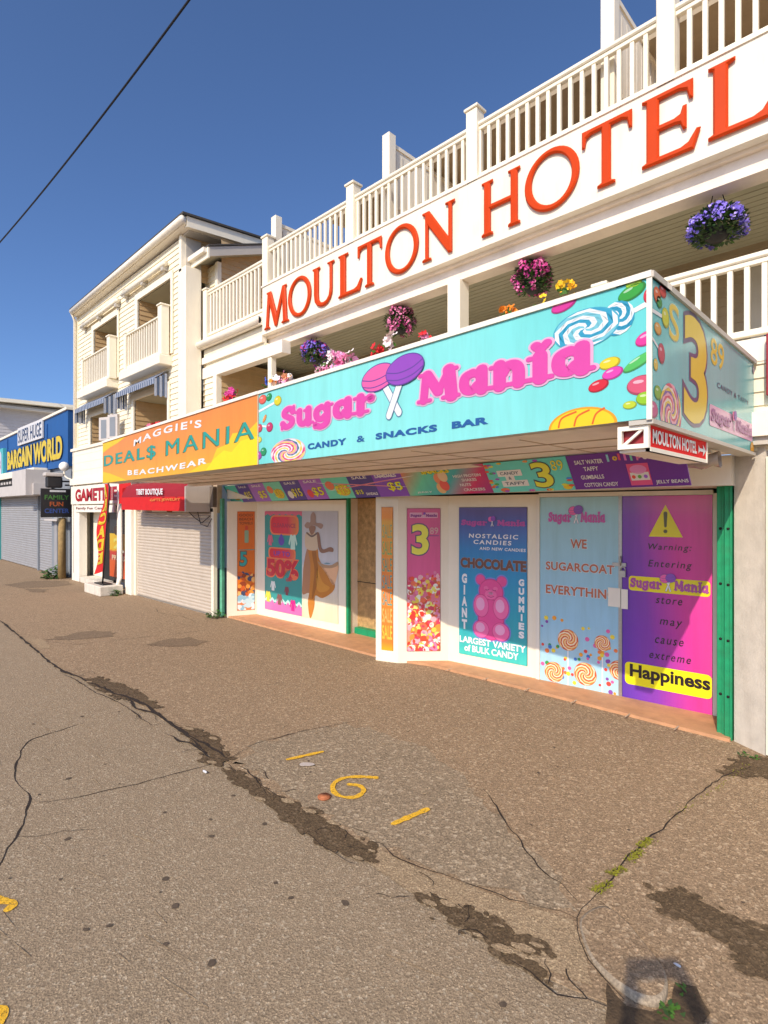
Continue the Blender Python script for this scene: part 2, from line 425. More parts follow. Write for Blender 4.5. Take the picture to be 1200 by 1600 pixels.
def lollies(mb, fr, cu, cv, r, d, c1, c2, line, stick, asp=1.):
    """two crossed round lollipops, pink behind purple"""
    ra = r * asp
    for k, (sx, sgn) in enumerate(((-.15, 1), (.25, -1))):
        a = (cu + sx * ra, cv - .95 * r); b = (cu + sx * ra + sgn * .62 * ra, cv - 2.75 * r)
        stroke(mb, fr, [a, b], .34 * r, d + .0003 + k * .0012, line, 0); stroke(mb, fr, [a, b], .24 * r, d + .0008 + k * .0012, stick, 0)
    for k, (ox, oy, c) in enumerate(((-.62, -.12, c1), (.55, .10, c2))):
        x, y = cu + ox * ra, cv + oy * r; dd = d + .003 + k * .0015
        sheet(mb, fr, oval(x, y, 1.05 * ra, .98 * r, R(20)), dd, line)
        sheet(mb, fr, oval(x, y, .98 * ra, .91 * r, R(20)), dd + .0004, c)
        for off in (.28, -.22):
            stroke(mb, fr, [(x - .92 * ra, y - .12 * r + off * r), (x, y - .26 * r + off * r), (x + .92 * ra, y + .16 * r + off * r)], .06 * r, dd + .0008, line, 6, False)
def logo(mb, fr, u0, u1, v0, h, d, col, halo=None, balls=True, rise=0):
    """shop name with the crossed lollipops between its two words; h = capital height"""
    W = u1 - u0; xh = h / 1.38
    word(mb, fr, 'Sugar', u0, u0 + .42 * W, v0, xh, d, col, halo, rise * .42)
    word(mb, fr, 'Mania', u0 + .58 * W, u1, v0 + rise * .58, xh, d, col, halo, rise * .42)
    if balls: lollies(mb, fr, u0 + .5 * W, v0 + h * 1.25 + rise * .5, h * .5, d + .004, ink('f060a8'), ink('8a48b8'), ink('6a4a90'), ink('f4f4f4'))
def candy(mb, fr, u, v, rx, ry, rot, d, h, box=None):
    """printed sweet with its printed gloss mark"""
    c = [int(h[i:i + 2], 16) for i in (0, 2, 4)]
    dk = '%02x%02x%02x' % tuple(int(x * .78) for x in c); lt = '%02x%02x%02x' % tuple(int(x + (255 - x) * .6) for x in c)
    f = (lambda p, dd, m: csheet(mb, fr, p, dd, m, box)) if box else (lambda p, dd, m: sheet(mb, fr, p, dd, m))
    f(oval(u, v, rx, ry, rot), d, ink(dk)); f(oval(u - rx * .06, v + ry * .08, rx * .88, ry * .84, rot), d + .0003, ink(h))
    f(oval(u - rx * .25, v + ry * .38, rx * .35, ry * .18, rot, 12), d + .0006, ink(lt))
def swirl(mb, fr, u, v, rx, ry, d, cols, turns=.55, n=12, box=None, rim=None):
    """printed spiral lollipop disc"""
    f = (lambda p, dd, m: csheet(mb, fr, p, dd, m, box)) if box else (lambda p, dd, m: sheet(mb, fr, p, dd, m))
    if rim: f(oval(u, v, rx * 1.04, ry * 1.04, 0, 40), d - .0004, ink(rim))
    K = 7
    for i in range(n):
        m = ink(cols[i % len(cols)])
        for k in range(K):
            r0, r1 = k / K, (k + 1) / K
            def P(r, e):
                t = 2 * math.pi * ((i + e) / n + turns * r * r ** .3); return (u + rx * r * math.cos(t), v + ry * r * math.sin(t))
            pts = [P(r1, 0), P(r1, .5), P(r1, 1), P(r0, 1), P(r0, 0)] if k else [P(r1, 0), P(r1, .5), P(r1, 1), (u, v)]
            f(pts, d, m)

# ---------------------------------------------------------------- shared building pieces
def siding(mb, fr, u0, u1, v0, v1, m, holes=(), ex=.105, dep=.016):
    """lapped boards, really stepped, leaving the holes (u0,u1,v0,v1) open"""
    zs = [v0]
    while zs[-1] < v1 - 1e-6: zs.append(min(v1, zs[-1] + ex))
    for a, b in zip(zs, zs[1:]):
        cuts = sorted({a, b, *[h for H in holes for h in H[2:4] if a < h < b]})
        for lo, hi in zip(cuts, cuts[1:]):
            spans = [(u0, u1)]
            for H in holes:
                if H[2] < hi - 1e-6 and H[3] > lo + 1e-6:
                    spans = [q for s0, s1 in spans for q in ((s0, min(s1, H[0])), (max(s0, H[1]), s1)) if q[1] - q[0] > 1e-4]
            dl = dep * (1 - (lo - a) / ex); dh = dep * (1 - (hi - a) / ex) + .001
            for s0, s1 in spans:
                mb.add([fr.pt(s0, lo, dl), fr.pt(s1, lo, dl), fr.pt(s1, hi, dh), fr.pt(s0, hi, dh), fr.pt(s0, lo, 0), fr.pt(s1, lo, 0)],
                       [(0, 1, 2, 3), (4, 5, 1, 0)], m)
def railing(parent, x0, x1, y, zb, zt, sp=.115, m=None, bx=None):
    """top and bottom rail as one part, every baluster a sub-part"""
    m = m or m_trim; mb = MB()
    mb.bevbox(x0, x1, y - .045, y + .045, zt - .045, zt, m, .01); mb.bevbox(x0, x1, y - .025, y + .025, zt - .085, zt - .045, m, .004)
    mb.bevbox(x0, x1, y - .025, y + .025, zb, zb + .05, m, .005)
    r = mb.build('railing', parent)
    a, b = bx or (x0, x1)
    n = int((b - a) / sp); b0 = MB(); xs = a + sp / 2
    b0.bevbox(xs - .019, xs + .019, y - .019, y + .019, zb + .05, zt - .085, m, .003)
    o = b0.build('baluster', r)
    copies(o, r, [(k * sp, 0, 0) for k in range(1, n)])
    return r
def post(mb, x, y, z0, z1, w=.13, m=None, cap=True):
    m = m or m_trim
    mb.bevbox(x - w / 2, x + w / 2, y - w / 2, y + w / 2, z0, z1 - (.05 if cap else 0), m, .006)
    if cap:
        mb.bevbox(x - w * .62, x + w * .62, y - w * .62, y + w * .62, z1 - .05, z1 - .02, m, .004)
        h = w * .5; mb.add([(x - h, y - h, z1 - .02), (x + h, y - h, z1 - .02), (x + h, y + h, z1 - .02), (x - h, y + h, z1 - .02), (x, y, z1 + .012)], [(0, 1, 4), (1, 2, 4), (2, 3, 4), (3, 0, 4)], m)
def shutter(mb, fr, u0, u1, v0, v1, m, ex=.062):
    v = v0
    while v < v1 - .01:
        h = min(ex, v1 - v); prof = [(0, 0), (.12, .011), (.5, .016), (.84, .011), (.9, 0), (1, 0)]
        vs = [fr.pt(u, v + a * h, d) for a, d in prof for u in (u0, u1)]
        mb.add(vs, [(2 * k, 2 * k + 1, 2 * k + 3, 2 * k + 2) for k in range(len(prof) - 1)], m, False); v += ex
def downspout(mb, pts, m, w=.045): mb.tube(pts, w, m, 8)
def leafy(mb, c, rad, h, n, mats, size=.05, up=.6):
    """clump of leaf blades rising from the ground at c"""
    for _ in range(n):
        a = random.uniform(0, 6.283); r = rad * math.sqrt(random.random()); z = random.uniform(0, h) * (1 - r / rad * .5)
        p = Vector((c[0] + r * math.cos(a), c[1] + r * math.sin(a), c[2] + z)); b = random.uniform(0, 6.283)
        d = Vector((math.cos(b), math.sin(b), random.uniform(-.2, up))).normalized() * size * random.uniform(.6, 1.3)
        s = d.cross(Vector((0, 0, 1))).normalized() * size * .28
        mb.add([p, p + d * .5 + s, p + d, p + d * .5 - s], [(0, 1, 2, 3)], random.choice(mats))

# ================================================================ GROUND
def ragged(pts, amp, step=.06, closed=True, seed=0):
    out = []; n = len(pts)
    for i in range(n if closed else n - 1):
        a, b = pts[i], pts[(i + 1) % n]; l = math.hypot(b[0] - a[0], b[1] - a[1]); k = max(1, int(l / step))
        for j in range(k):
            t = j / k; x = a[0] + (b[0] - a[0]) * t; y = a[1] + (b[1] - a[1]) * t
            q = noise.noise_vector(Vector((x * 9, y * 9, seed))); q2 = noise.noise_vector(Vector((x * 31, y * 31, seed + 5)))
            out.append((x + amp * (q.x + .6 * q2.x), y + amp * (q.y + .6 * q2.y)))
    if not closed: out.append(tuple(pts[-1]))
    return out
def blob(x, y, rx, ry, rot=0, seed=0, n=14, amp=.35):
    out = []
    for i in range(n):
        t = 2 * math.pi * i / n; k = 1 + amp * noise.noise(Vector((math.cos(t) * 1.7 + seed * 3.1, math.sin(t) * 1.7, seed)))
        a, b = rx * k * math.cos(t), ry * k * math.sin(t); out.append((x + a * math.cos(rot) - b * math.sin(rot), y + a * math.sin(rot) + b * math.cos(rot)))
    return out
class Flat:
    def pt(s, u, v, d=0): return Vector((u, v, d))
G = Flat()
MB().box(-400, 400, -400, 400, -.5, -.03, M('far_ground', '8a7762', .9)).build('ground', kind='structure')
mb = MB(); mb.slab([(-80, -40), (40, -40), (40, 2.3), (-80, 2.3)], -.02, 0, m_road)
road = mb.build('road', kind='structure')
edge = [(-80, 2.2), (-24, 2.15), (-11.04, 2.06), (-9.45, 2.0), (-8.21, 1.95), (-7.0, 1.95), (-6.2, 2.03), (-5.2, 2.11), (-3.7, 2.08), (-2.9, 2.0), (-2.1, 2.03), (-1.6, 2.02), (-1.1, 2.0), (-.85, 2.06), (-.5, 2.2), (0, 2.1), (6, 2.1), (40, 2.1)]
re_ = ragged(edge, .018, .12, False, 3)
mb = MB(); mb.slab(re_ + [(40, 30), (-80, 30)], -.02, .004, m_walk)
walk = mb.build('sidewalk', kind='structure')
mb = MB()
sheet(mb, G, ragged([(-3.66, 2.16), (-3.78, 2.39), (-3.71, 2.78), (-3.56, 3.2), (-2.9, 3.3), (-2.09, 3.05), (-1.7, 2.77), (-1.28, 2.55), (-1.14, 2.42), (-1.4, 2.3), (-1.85, 2.17), (-2.21, 2.13), (-2.9, 2.1)], .09, .05, True, 2), .0062, m_walk2)
mb.build('asphalt_patch', walk)
mb = MB()
sheet(mb, G, ragged([(-2.2, 2.11), (-1.85, 2.15), (-1.4, 2.27), (-1.14, 2.37), (-.99, 2.2), (-.93, 2.09), (-1.1, 2.03), (-1.5, 2.0), (-1.8, 1.99), (-2.1, 2.0)], .014, .06, True, 4), .0070, m_concrete_edge)
sheet(mb, G, ragged([(-9.3, 2.04), (-8.4, 2.02), (-8.3, 2.14), (-9.0, 2.2)], .03, .1, True, 4), .0070, m_concrete_edge)
mb.build('concrete_edging', walk)
CR = {'curb': ([(-11.04, 2.06), (-9.45, 2.0), (-8.21, 1.95), (-7.61, 1.91), (-7.03, 1.92), (-6.64, 1.97), (-6.23, 2.01), (-5.81, 2.05), (-5.56, 2.11), (-5.22, 2.13), (-4.8, 2.1), (-4.41, 2.09), (-4.18, 2.09), (-3.92, 2.11), (-3.68, 2.1)], .045),
      'curb2': ([(-6.89, 1.89), (-6.44, 1.92), (-5.95, 1.92), (-5.54, 1.98), (-5.21, 1.98), (-4.73, 1.96)], .016),
      'curb3': ([(-5.62, 2.1), (-5.24, 2.03), (-5.01, 2.1), (-4.7, 2.09), (-4.33, 2.08), (-3.87, 2.03)], .03),
      'curb4': ([(-4.47, 1.97), (-4.24, 1.99), (-4.12, 2.03), (-3.8, 2.02), (-3.67, 2.08)], .03),
      'p2b': ([(-2.51, 1.93), (-2.37, 1.91), (-2.28, 1.92), (-2.13, 1.93)], .012),
      'p3b': ([(-1.21, 1.97), (-1.12, 1.97), (-1.0, 1.95), (-.91, 2.02), (-.83, 2.04)], .014),
      'r1': ([(-3.4, .62), (-3.67, .76), (-3.85, .84), (-4.09, .92), (-4.24, .93), (-4.5, .92), (-4.72, .98), (-5.0, 1.08), (-5.15, 1.18), (-5.17, 1.34), (-5.22, 1.58)], .018),
      'r2': ([(-3.67, .77), (-3.6, .85), (-3.55, .96), (-3.44, 1.09)], .008),
      'r3': ([(-4.0, .95), (-3.91, 1.11), (-3.87, 1.25), (-3.82, 1.43), (-3.76, 1.71), (-3.71, 1.97), (-3.69, 2.06)], .012),
      's0': ([(-3.69, 2.05), (-3.68, 2.11), (-3.78, 2.39), (-3.71, 2.78), (-3.56, 3.26)], .011),
      's1': ([(-2.21, 2.12), (-2.13, 2.16), (-1.98, 2.13), (-1.85, 2.16), (-1.6, 2.23), (-1.4, 2.28), (-1.19, 2.37), (-1.12, 2.38)], .010),
      's2': ([(-1.12, 2.38), (-1.13, 2.52), (-1.12, 2.64), (-1.12, 2.83), (-1.13, 3.01), (-1.12, 3.22), (-1.09, 3.46), (-1.06, 3.9), (-1.01, 4.36), (-.9, 4.67)], .014),
      's3': ([(-1.17, 2.49), (-1.28, 2.55), (-1.39, 2.57), (-1.53, 2.65), (-1.7, 2.77), (-1.91, 2.93), (-2.09, 3.05)], .013),
      's4': ([(-1.12, 2.38), (-1.05, 2.27), (-.98, 2.2), (-.9, 2.15), (-.81, 2.11)], .012),
      's5': ([(-1.09, 2.56), (-.97, 2.52), (-.87, 2.44), (-.77, 2.36)], .009),
      's6': ([(-8.82, 2.17), (-8.3, 2.43), (-8.17, 2.97), (-8.0, 3.54), (-7.85, 4.18)], .012),
      's7': ([(-3.67, 2.08), (-3.44, 2.1), (-3.22, 2.06), (-3.0, 2.04)], .012),
      's8': ([(-10.4, 4.4), (-9.8, 4.2), (-9.2, 4.35), (-8.6, 4.3)], .012)}
for k, (p, wd) in CR.items():
    p = ragged(p, .016, .05, False, 9); n = len(p)
    mb = MB(); q = [(x, y, max(.003, wd * .62 * (.65 + 1.0 * abs(noise.noise(Vector((x * 14, y * 14, 1)))) + .9 * noise.noise(Vector((x * 5, y * 5, 4)))) * min(1, (min(i, n - 1 - i) + 1) / 5))) for i, (x, y) in enumerate(p)]
    stroke(mb, G, q, wd, .003 if k[0] == 'r' else .0118 + .0001 * len(k), m_crack, 0, False)
    mb.build('crack', road if k[0] in 'rcp' else walk)
rn = random.Random(21); mb = MB(); mb2 = MB()
for _ in range(46):
    x = rn.uniform(-7, -.9); y = 2.06 + rn.gauss(0, .05); p = [(x, y)]; a = rn.choice([0, 3.1]) + rn.gauss(0, .6)
    for _k in range(rn.randint(3, 7)): a += rn.gauss(0, .5); x += .035 * math.cos(a); y += .022 * math.sin(a); p.append((x, y))
    stroke(mb, G, [(u, v, rn.uniform(.002, .006)) for u, v in p], .008, .0115, m_crack, 0, False)
for _ in range(26):
    x, y = rn.uniform(-6, -1.2), rn.uniform(.5, 1.8); l = rn.uniform(.1, .5); a = rn.gauss(.12, .12)
    stroke(mb2, G, [(x + l * t * math.cos(a), y + l * t * math.sin(a), .006 * rn.random()) for t in (0, .2, .4, .6, .8, 1)], .005, .0042, m_concrete_edge, 0, False)
mb.build('hairline_crack', walk); mb2.build('tyre_scuff', road)
ST = {'p1': [(-6.54, 2.01), (-6.49, 2.12), (-6.26, 2.16), (-6.01, 2.22), (-5.6, 2.25), (-5.11, 2.21), (-5.12, 2.15), (-5.35, 2.12), (-5.54, 2.08), (-5.71, 2.02), (-5.96, 1.98), (-6.25, 1.98)],
      'p1b': [(-4.45, 2.11), (-4.4, 2.2), (-4.25, 2.21), (-3.95, 2.19), (-3.7, 2.12), (-3.65, 2.0), (-3.78, 1.97), (-3.85, 2.05), (-4.1, 2.05)],
      'p2': [(-3.58, 1.98), (-3.5, 2.04), (-3.27, 2.05), (-3.0, 2.04), (-2.76, 2.07), (-2.61, 2.1), (-2.37, 2.1), (-2.18, 2.09), (-2.09, 2.06), (-2.1, 2.0), (-2.19, 1.96), (-2.4, 1.93), (-2.66, 1.92), (-2.88, 1.94), (-3.17, 1.96), (-3.38, 1.96)],
      'p3': [(-1.74, 2.0), (-1.65, 2.02), (-1.54, 2.07), (-1.39, 2.11), (-1.3, 2.09), (-1.2, 2.12), (-1.15, 2.11), (-1.18, 2.07), (-1.24, 2.05), (-1.27, 2.02), (-1.14, 2.01), (-1.07, 2.0), (-1.11, 1.98), (-1.22, 1.99), (-1.32, 2.0), (-1.45, 1.97), (-1.58, 1.98)],
      'w1': [(-.94, 2.79), (-.87, 2.9), (-.77, 2.9), (-.66, 2.88), (-.54, 2.88), (-.4, 2.9), (-.35, 2.6), (-.51, 2.59), (-.59, 2.7), (-.68, 2.75), (-.76, 2.72), (-.85, 2.71)],
      'w2': [(-1.03, 4.4), (-1.0, 4.7), (-.86, 4.93), (-.6, 4.9), (-.67, 4.51), (-.79, 4.58), (-.92, 4.5)]}
for k, p in ST.items():
    mb = MB(); sheet(mb, G, ragged(p, .010, .045, True, 1), .0086, m_wet)
    for j in range(70 if k[0] == 'p' else 50):      # crumbled edge
        i = random.randrange(len(p)); a, b = p[i - 1], p[i]; t_ = random.random(); r = random.uniform(.006, .028)
        sheet(mb, G, blob(a[0] + (b[0] - a[0]) * t_ + random.gauss(0, .022), a[1] + (b[1] - a[1]) * t_ + random.gauss(0, .016), r * 1.6, r, random.uniform(-.5, .5), j), .0092 + (j % 40) * .00006, m_wet)
    for j in range(9 if k[0] == 'p' else 0):
        i = random.randrange(len(p)); a, b = p[i - 1], p[i]; t_ = random.random(); r = random.uniform(.01, .03)
        sheet(mb, G, blob((a[0] + b[0]) / 2, (a[1] + b[1]) / 2, r * 1.8, r * .7, .3, j), .0124 + j * .0001, m_concrete_edge)
    mb.build('damp_patch', walk)
for k, p in {'a': [(-8.95, 2.21), (-9.05, 2.56), (-9.11, 2.94), (-8.63, 3.09), (-8.47, 2.9), (-8.63, 2.53)], 'b': [(-7.56, 3.07), (-7.72, 3.42), (-7.57, 3.73), (-7.21, 3.76), (-7.11, 3.5), (-7.29, 3.23)],
             'c': [(-16.27, 3.11), (-16.61, 3.8), (-15.96, 4.44), (-15.06, 4.29), (-14.91, 3.81), (-15.33, 3.25)], 'd': [(-15.12, 3.3), (-14.61, 3.66), (-14.09, 3.47), (-14.46, 3.25)]}.items():
    mb = MB(); sheet(mb, G, ragged(p, .09, .08, True, 8), .0078, m_stain); mb.build('oil_stain', walk)
gum = [(-3.09, .83), (-2.72, 1.2), (-2.64, .81), (-2.59, .89), (-2.31, 1.02), (-2.08, 1.11), (-5.5, 1.27), (-4.21, 1.18), (-5.39, 1.62), (-4.11, .98), (-3.44, .96), (-3.05, 1.62), (-3.32, 1.46), (-2.5, 1.15), (-3.2, 1.86), (-2.16, 1.56), (-1.13, 1.78), (-1.94, 3.51), (-2.06, 3.97), (-1.95, 1.72), (-2.3, 1.57), (-2.78, 1.82), (-2.89, 1.54)]
for _ in range(60): gum.append((random.uniform(-9, -.6), random.uniform(.5, 4.6)))
mr, mw = MB(), MB()
for i, (x, y) in enumerate(gum):
    r = random.uniform(.008, .016) if i < 23 else random.uniform(.003, .008)
    on = y > 2.15; sheet(mw if on else mr, G, blob(x, y, r * random.uniform(.9, 1.6), r, random.uniform(0, 3), i), .0125 if on else .004, m_gum)
mr.build('gum_spots', road); mw.build('gum_spots', walk)
mb = MB()
for i in range(46):   # pale chips and litter trodden into the asphalt
    x, y = random.uniform(-4.5, -.5), random.uniform(2.2, 4.8); r = random.uniform(.004, .011)
    sheet(mb, G, blob(x, y, r * 1.5, r, random.uniform(0, 3), i, 9), .0122, m_concrete_edge)
mb.build('pale_chips', walk)
mb = MB()
for (ax, ay), (bx_, by) in (((-1.14, 2.60), (-1.12, 2.72)), ((-1.14, 2.78), (-1.11, 2.88)), ((-1.12, 2.95), (-1.10, 3.09)), ((-1.12, 3.12), (-1.10, 3.24))):
    for _ in range(170):
        t = random.random(); x = ax + (bx_ - ax) * t + random.gauss(0, .013); y = ay + (by - ay) * t
        a = random.uniform(0, 6.28); l = random.uniform(.008, .018)
        mb.add([(x, y, .009), (x + l * math.cos(a), y + l * math.sin(a), .02), (x + l * .5 * math.cos(a + .8), y + l * .5 * math.sin(a + .8), .017)], [(0, 1, 2)], m_moss)
for _ in range(130):
    t = random.random(); x = -1.09 + .17 * t + random.gauss(0, .02); y = 3.5 + 1.2 * t
    a = random.uniform(0, 6.28); l = random.uniform(.006, .014)
    mb.add([(x, y, .009), (x + l * math.cos(a), y + l * math.sin(a), .018), (x + l * .5 * math.cos(a + .8), y + l * .5 * math.sin(a + .8), .015)], [(0, 1, 2)], m_moss)
mb.build('moss', kind='stuff')
# yellow survey paint
def paint(pts, wd, label, loc, name='survey_mark', z=.0130):
    mb = MB(); p = spline(pts, 6) if len(pts) > 2 else [(pts[0][0] + (pts[1][0] - pts[0][0]) * k / 8, pts[0][1] + (pts[1][1] - pts[0][1]) * k / 8) for k in range(9)]
    stroke(mb, G, [(x, y, wd * (.85 + .5 * noise.noise(Vector((x * 40, y * 40, 2))))) for x, y in p], wd, z, m_yellow, 0)
    mb.build(name, None, (pts[0][0], pts[0][1], 0), label=label, category='painted mark', group='yellow utility marks sprayed on the ground')
paint([(-3.36, 2.40), (-3.28, 2.66)], .046, 'short yellow sprayed bar beside the long crack, above the sprayed letter', 0)
paint([(-2.23, 2.34), (-2.19, 2.60)], .046, 'short yellow sprayed bar below the sprayed letter G, nearer the viewer', 0)
paint([(-2.70, 2.66), (-2.78, 2.6), (-2.85, 2.51), (-2.845, 2.41), (-2.77, 2.34), (-2.68, 2.33), (-2.61, 2.39), (-2.63, 2.48), (-2.70, 2.505), (-2.76, 2.47)], .040, 'yellow sprayed letter G on the coarse sidewalk', 0)
paint([(-3.25, .55), (-3.17, .57), (-3.11, .595), (-3.06, .625), (-3.03, .60)], .045, 'curved yellow sprayed stroke on the road at the left edge', 0, z=.0045)
paint([(-2.50, .42), (-2.42, .46), (-2.37, .43)], .045, 'yellow sprayed corner on the road at the bottom left corner', 0, z=.0045)
mb = MB(); mb.tube([(-2.755, 2.25, .008), (-2.755, 2.25, .018)], .042, M('rusty_cap', 'a4603a', .8, .25, 40), 20); mb.tube([(-2.755, 2.25, .012), (-2.755, 2.25, .0195)], .03, M('rusty_lid', 'b06a42', .8, .25, 40), 20)
mb.build('valve_cover', None, (-2.755, 2.25, 0), label='small round rusty valve cover set in the sidewalk beside the yellow G', category='valve cover')
mb = MB(); sheet(mb, G, ragged(oval(-3.19, 2.44, .05, .028, .6, 12), .02, .03, True, 3), .017, M('paper_scrap', 'b9ada4', .8), (), .003)
mb.build('paper_scrap', None, (-3.19, 2.44, 0), label='flattened pale scrap of paper below the upper yellow bar', category='litter')
for i, (x, y, l) in enumerate(((-3.62, 1.88, 'crumpled white scrap on the road beside the curb crack'), (-.72, 2.42, 'white cigarette end lying in the dirt by the curb stone'))):
    mb = MB(); mb.ball((x, y, .012), .016 if i == 0 else .009, m_offw, 2, (1.7, .6, .55), .2); mb.build('litter', None, (x, y, 0), label=l, category='litter')
# curb stone and weed pit at the lower right
pit = [(-.89, 2.13), (-.80, 2.09), (-.71, 2.12), (-.69, 2.24), (-.70, 2.33), (-.63, 2.36), (-.57, 2.27), (-.60, 2.08), (-.66, 1.92), (-.80, 1.93)]
mb = MB(); sheet(mb, G, ragged(pit, .014, .04, True, 2), .0128, m_soil); mb.build('bare_soil', walk)
tongue = [(-1.12, 2.40), (-1.05, 2.28), (-.98, 2.205), (-.91, 2.165), (-.84, 2.14), (-.77, 2.135), (-.715, 2.165), (-.70, 2.23), (-.73, 2.32), (-.79, 2.375), (-.87, 2.44), (-.97, 2.52), (-1.08, 2.55)]
tp = spline(tongue, 5, True); k = len(tp); cx_, cy_ = -.90, 2.34
hz = lambda x: .010 + .026 * max(0, min(1, (x + 1.08) / .28))
rg = lambda q, dz: [(cx_ + (x - cx_) * q, cy_ + (y - cy_) * q, (hz(x) + dz) if dz is not None else .006) for x, y in tp]
mb = MB(); Ls = [rg(1, None), rg(1, -.014), rg(.985, -.004), rg(.93, 0)]; vs = [p for l in Ls for p in l]
mb.add(vs, [(a * k + i, a * k + (i + 1) % k, (a + 1) * k + (i + 1) % k, (a + 1) * k + i) for a in range(3) for i in range(k)], m_granite, True)
L2 = rg(.93, .0) + rg(.5, .0)
mb.add(L2, [(i, (i + 1) % k, k + (i + 1) % k, k + i) for i in range(k)] + [tuple(range(k, 2 * k))], m_walk)
mb.build('curb_stone', None, (-.9, 2.3, 0), label='rounded end of the curb with a pale granite lip at the lower right corner', category='curb')
def weed(x, y, r, h, n, size, label):
    mb = MB(); leafy(mb, (x, y, .0), r, h, n, [m_leaf, m_leaf, m_leafd], size); mb.build('weed', None, (x, y, 0), label=label, category='weed', group='weeds at the foot of the buildings')
weed(-.665, 2.17, .035, .03, 55, .03, 'green broadleaf weed growing beside the granite curb end')
weed(-.66, 2.31, .022, .025, 24, .024, 'small weed just behind the granite curb stone')
weed(-16.9, 4.35, .26, .36, 220, .13, 'green weed tuft at the foot of the grey shutter of the blue store')
weed(-12.5, 4.42, .10, .16, 70, .08, 'weed beside the concrete step under the red flag')
weed(-8.72, 4.72, .16, .12, 90, .07, 'low weed at the foot of the green post beside the pink-grey shutter')
weed(-.95, 4.85, .06, .03, 30, .03, 'tiny weed at the foot of the concrete pillar')

# ================================================================ HOTEL BUILDING
hotel = thing('hotel_building', 'cream three storey hotel with balconies above the candy shop front', 'building', (-4.5, 5.6, 0))
# ---- ground floor: tile, door frames, window panels
mb = MB(); mb.slab([(-8.55, 4.87), (-5.0, 4.86), (-4.6, 4.90), (-4.2, 5.02), (-2.8, 5.04), (-1.12, 5.05), (-1.12, 5.8), (-8.7, 5.8)], 0, .03, m_tile)
for x in (-8.2, -7.6, -7.0, -6.4, -5.8, -5.2, -3.9, -3.4, -2.9, -2.4, -1.9, -1.5): mb.box(x, x + .012, 4.95, 5.06 if x > -4.2 else 4.98, .03, .0315, m_soffit2)
mb.build('tile_threshold', hotel)
P_N, P_W = Fr((-8.55, 4.85), (-8.36, 5.32)), Fr((-8.36, 5.32), (-6.10, 5.39))
P_Q, P_P = Fr((-4.83, 4.76), (-4.55, 4.86)), Fr((-4.55, 4.86), (-4.13, 5.30))
P_B, P_D = Fr((-4.13, 5.30), (-2.98, 5.41)), Fr((-2.98, 5.40), (-1.30, 5.54))
def framed(fr, u0, u1, v1, hole, name='window_panel'):
    mb = MB(); h = hole
    sheet(mb, fr, [(u0, .0), (u1, .0), (u1, v1), (u0, v1)], 0, m_panel, [[(h[0], h[1]), (h[0], h[3]), (h[2], h[3]), (h[2], h[1])]], .022)
    rect(mb, fr, u0, 0, u1, v1, -.06, m_panel)
    return mb.build(name, hotel)
framed(P_N, 0, P_N.L, 2.0, (.165, .11, .47, 1.83))
framed(P_W, 0, P_W.L, 2.0, (.235, .15, 2.10, 1.835))
framed(P_Q, 0, P_Q.L, 2.02, (.075, .14, .235, 1.89))
framed(P_P, 0, P_P.L, 2.02, (.105, .145, .515, 1.875))
framed(P_B, 0, P_B.L, 2.02, (.15, .14, 1.02, 1.885))
mb = MB(); mb.slab([(-4.83, 4.765), (-4.80, 4.80), (-4.80, 5.7), (-4.83, 5.7)], 0, 2.02, m_panel); mb.build('bay_side', hotel)
# boarded doorway
mb = MB(); mb.box(-6.08, -4.84, 5.60, 5.62, .10, 2.02, m_ply); mb.box(-6.08, -4.84, 5.594, 5.60, .78, .79, m_hole); mb.build('plywood_board', hotel)
mb = MB(); mb.box(-6.10, -6.055, 5.40, 5.45, .03, 2.02, m_green); mb.box(-6.10, -6.07, 5.45, 5.60, .03, 2.02, m_soffit); mb.box(-6.03, -4.84, 5.50, 5.60, .03, .12, m_green); mb.build('doorway_frame', hotel)
# door recess lining
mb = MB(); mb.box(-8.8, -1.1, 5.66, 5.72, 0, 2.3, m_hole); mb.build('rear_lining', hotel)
mb = MB(); mb.box(-8.8, -1.095, 4.99, 5.66, 2.045, 2.283, m_panel); mb.build('window_head', hotel)
mb = MB(); mb.slab([(-1.25, 5.22), (-1.20, 5.22), (-1.20, 5.60), (-1.25, 5.60)], .0, 2.04, m_green); mb.build('door_jamb', hotel)
# doors
ad = lambda c: '%02x%02x%02x' % c
def door(u0, u1, m, name='shop_door'):
    mb = MB(); fbox(mb, P_D, u0, u1, .02, 1.985, -.045, 0, m); return mb.build(name, hotel)
GLOSS[0] = .6
m_blue_film = MG('sky_blue_film', (0, 0, 1), 0, 2, [(0, 'b8e0ee'), (.35, '9fd0ea'), (1, 'a6d4dc')], .25)
m_purple_film = MG('purple_pink_film', (1, 0, .12), -2.10, -1.22, [(0, '5a36b0'), (.35, '8a3cb4'), (.72, 'd83a9c'), (1, 'f04aa6')], .22)
dl = door(.015, .825, m_blue_film); dr = door(.86, 1.625, m_purple_film)
mb = MB(); fbox(mb, P_D, .826, .858, .02, 1.99, -.05, .008, m_metal); fbox(mb, P_D, -.03, .012, .02, 2.0, -.05, .012, m_white); fbox(mb, P_D, 1.628, 1.66, .02, 2.0, -.05, .004, m_white); fbox(mb, P_D, .0, 1.63, 1.988, 2.03, -.05, .006, m_white)
mb.build('door_frame', hotel)
mb = MB(); logo(mb, P_D, .11, .70, 1.73, .095, .002, ink('c95aa8'))
text(mb, P_D, 'WE', .345, 1.455, .515, 1.55, .003, ink('b8694c'), .03, 1, 0, 0, None, ink('dfe6e6'), .03)
text(mb, P_D, 'SUGARCOAT', .08, 1.215, .785, 1.305, .003, ink('b8694c'), .03, 1.05, 0, 0, None, ink('dfe6e6'), .03)
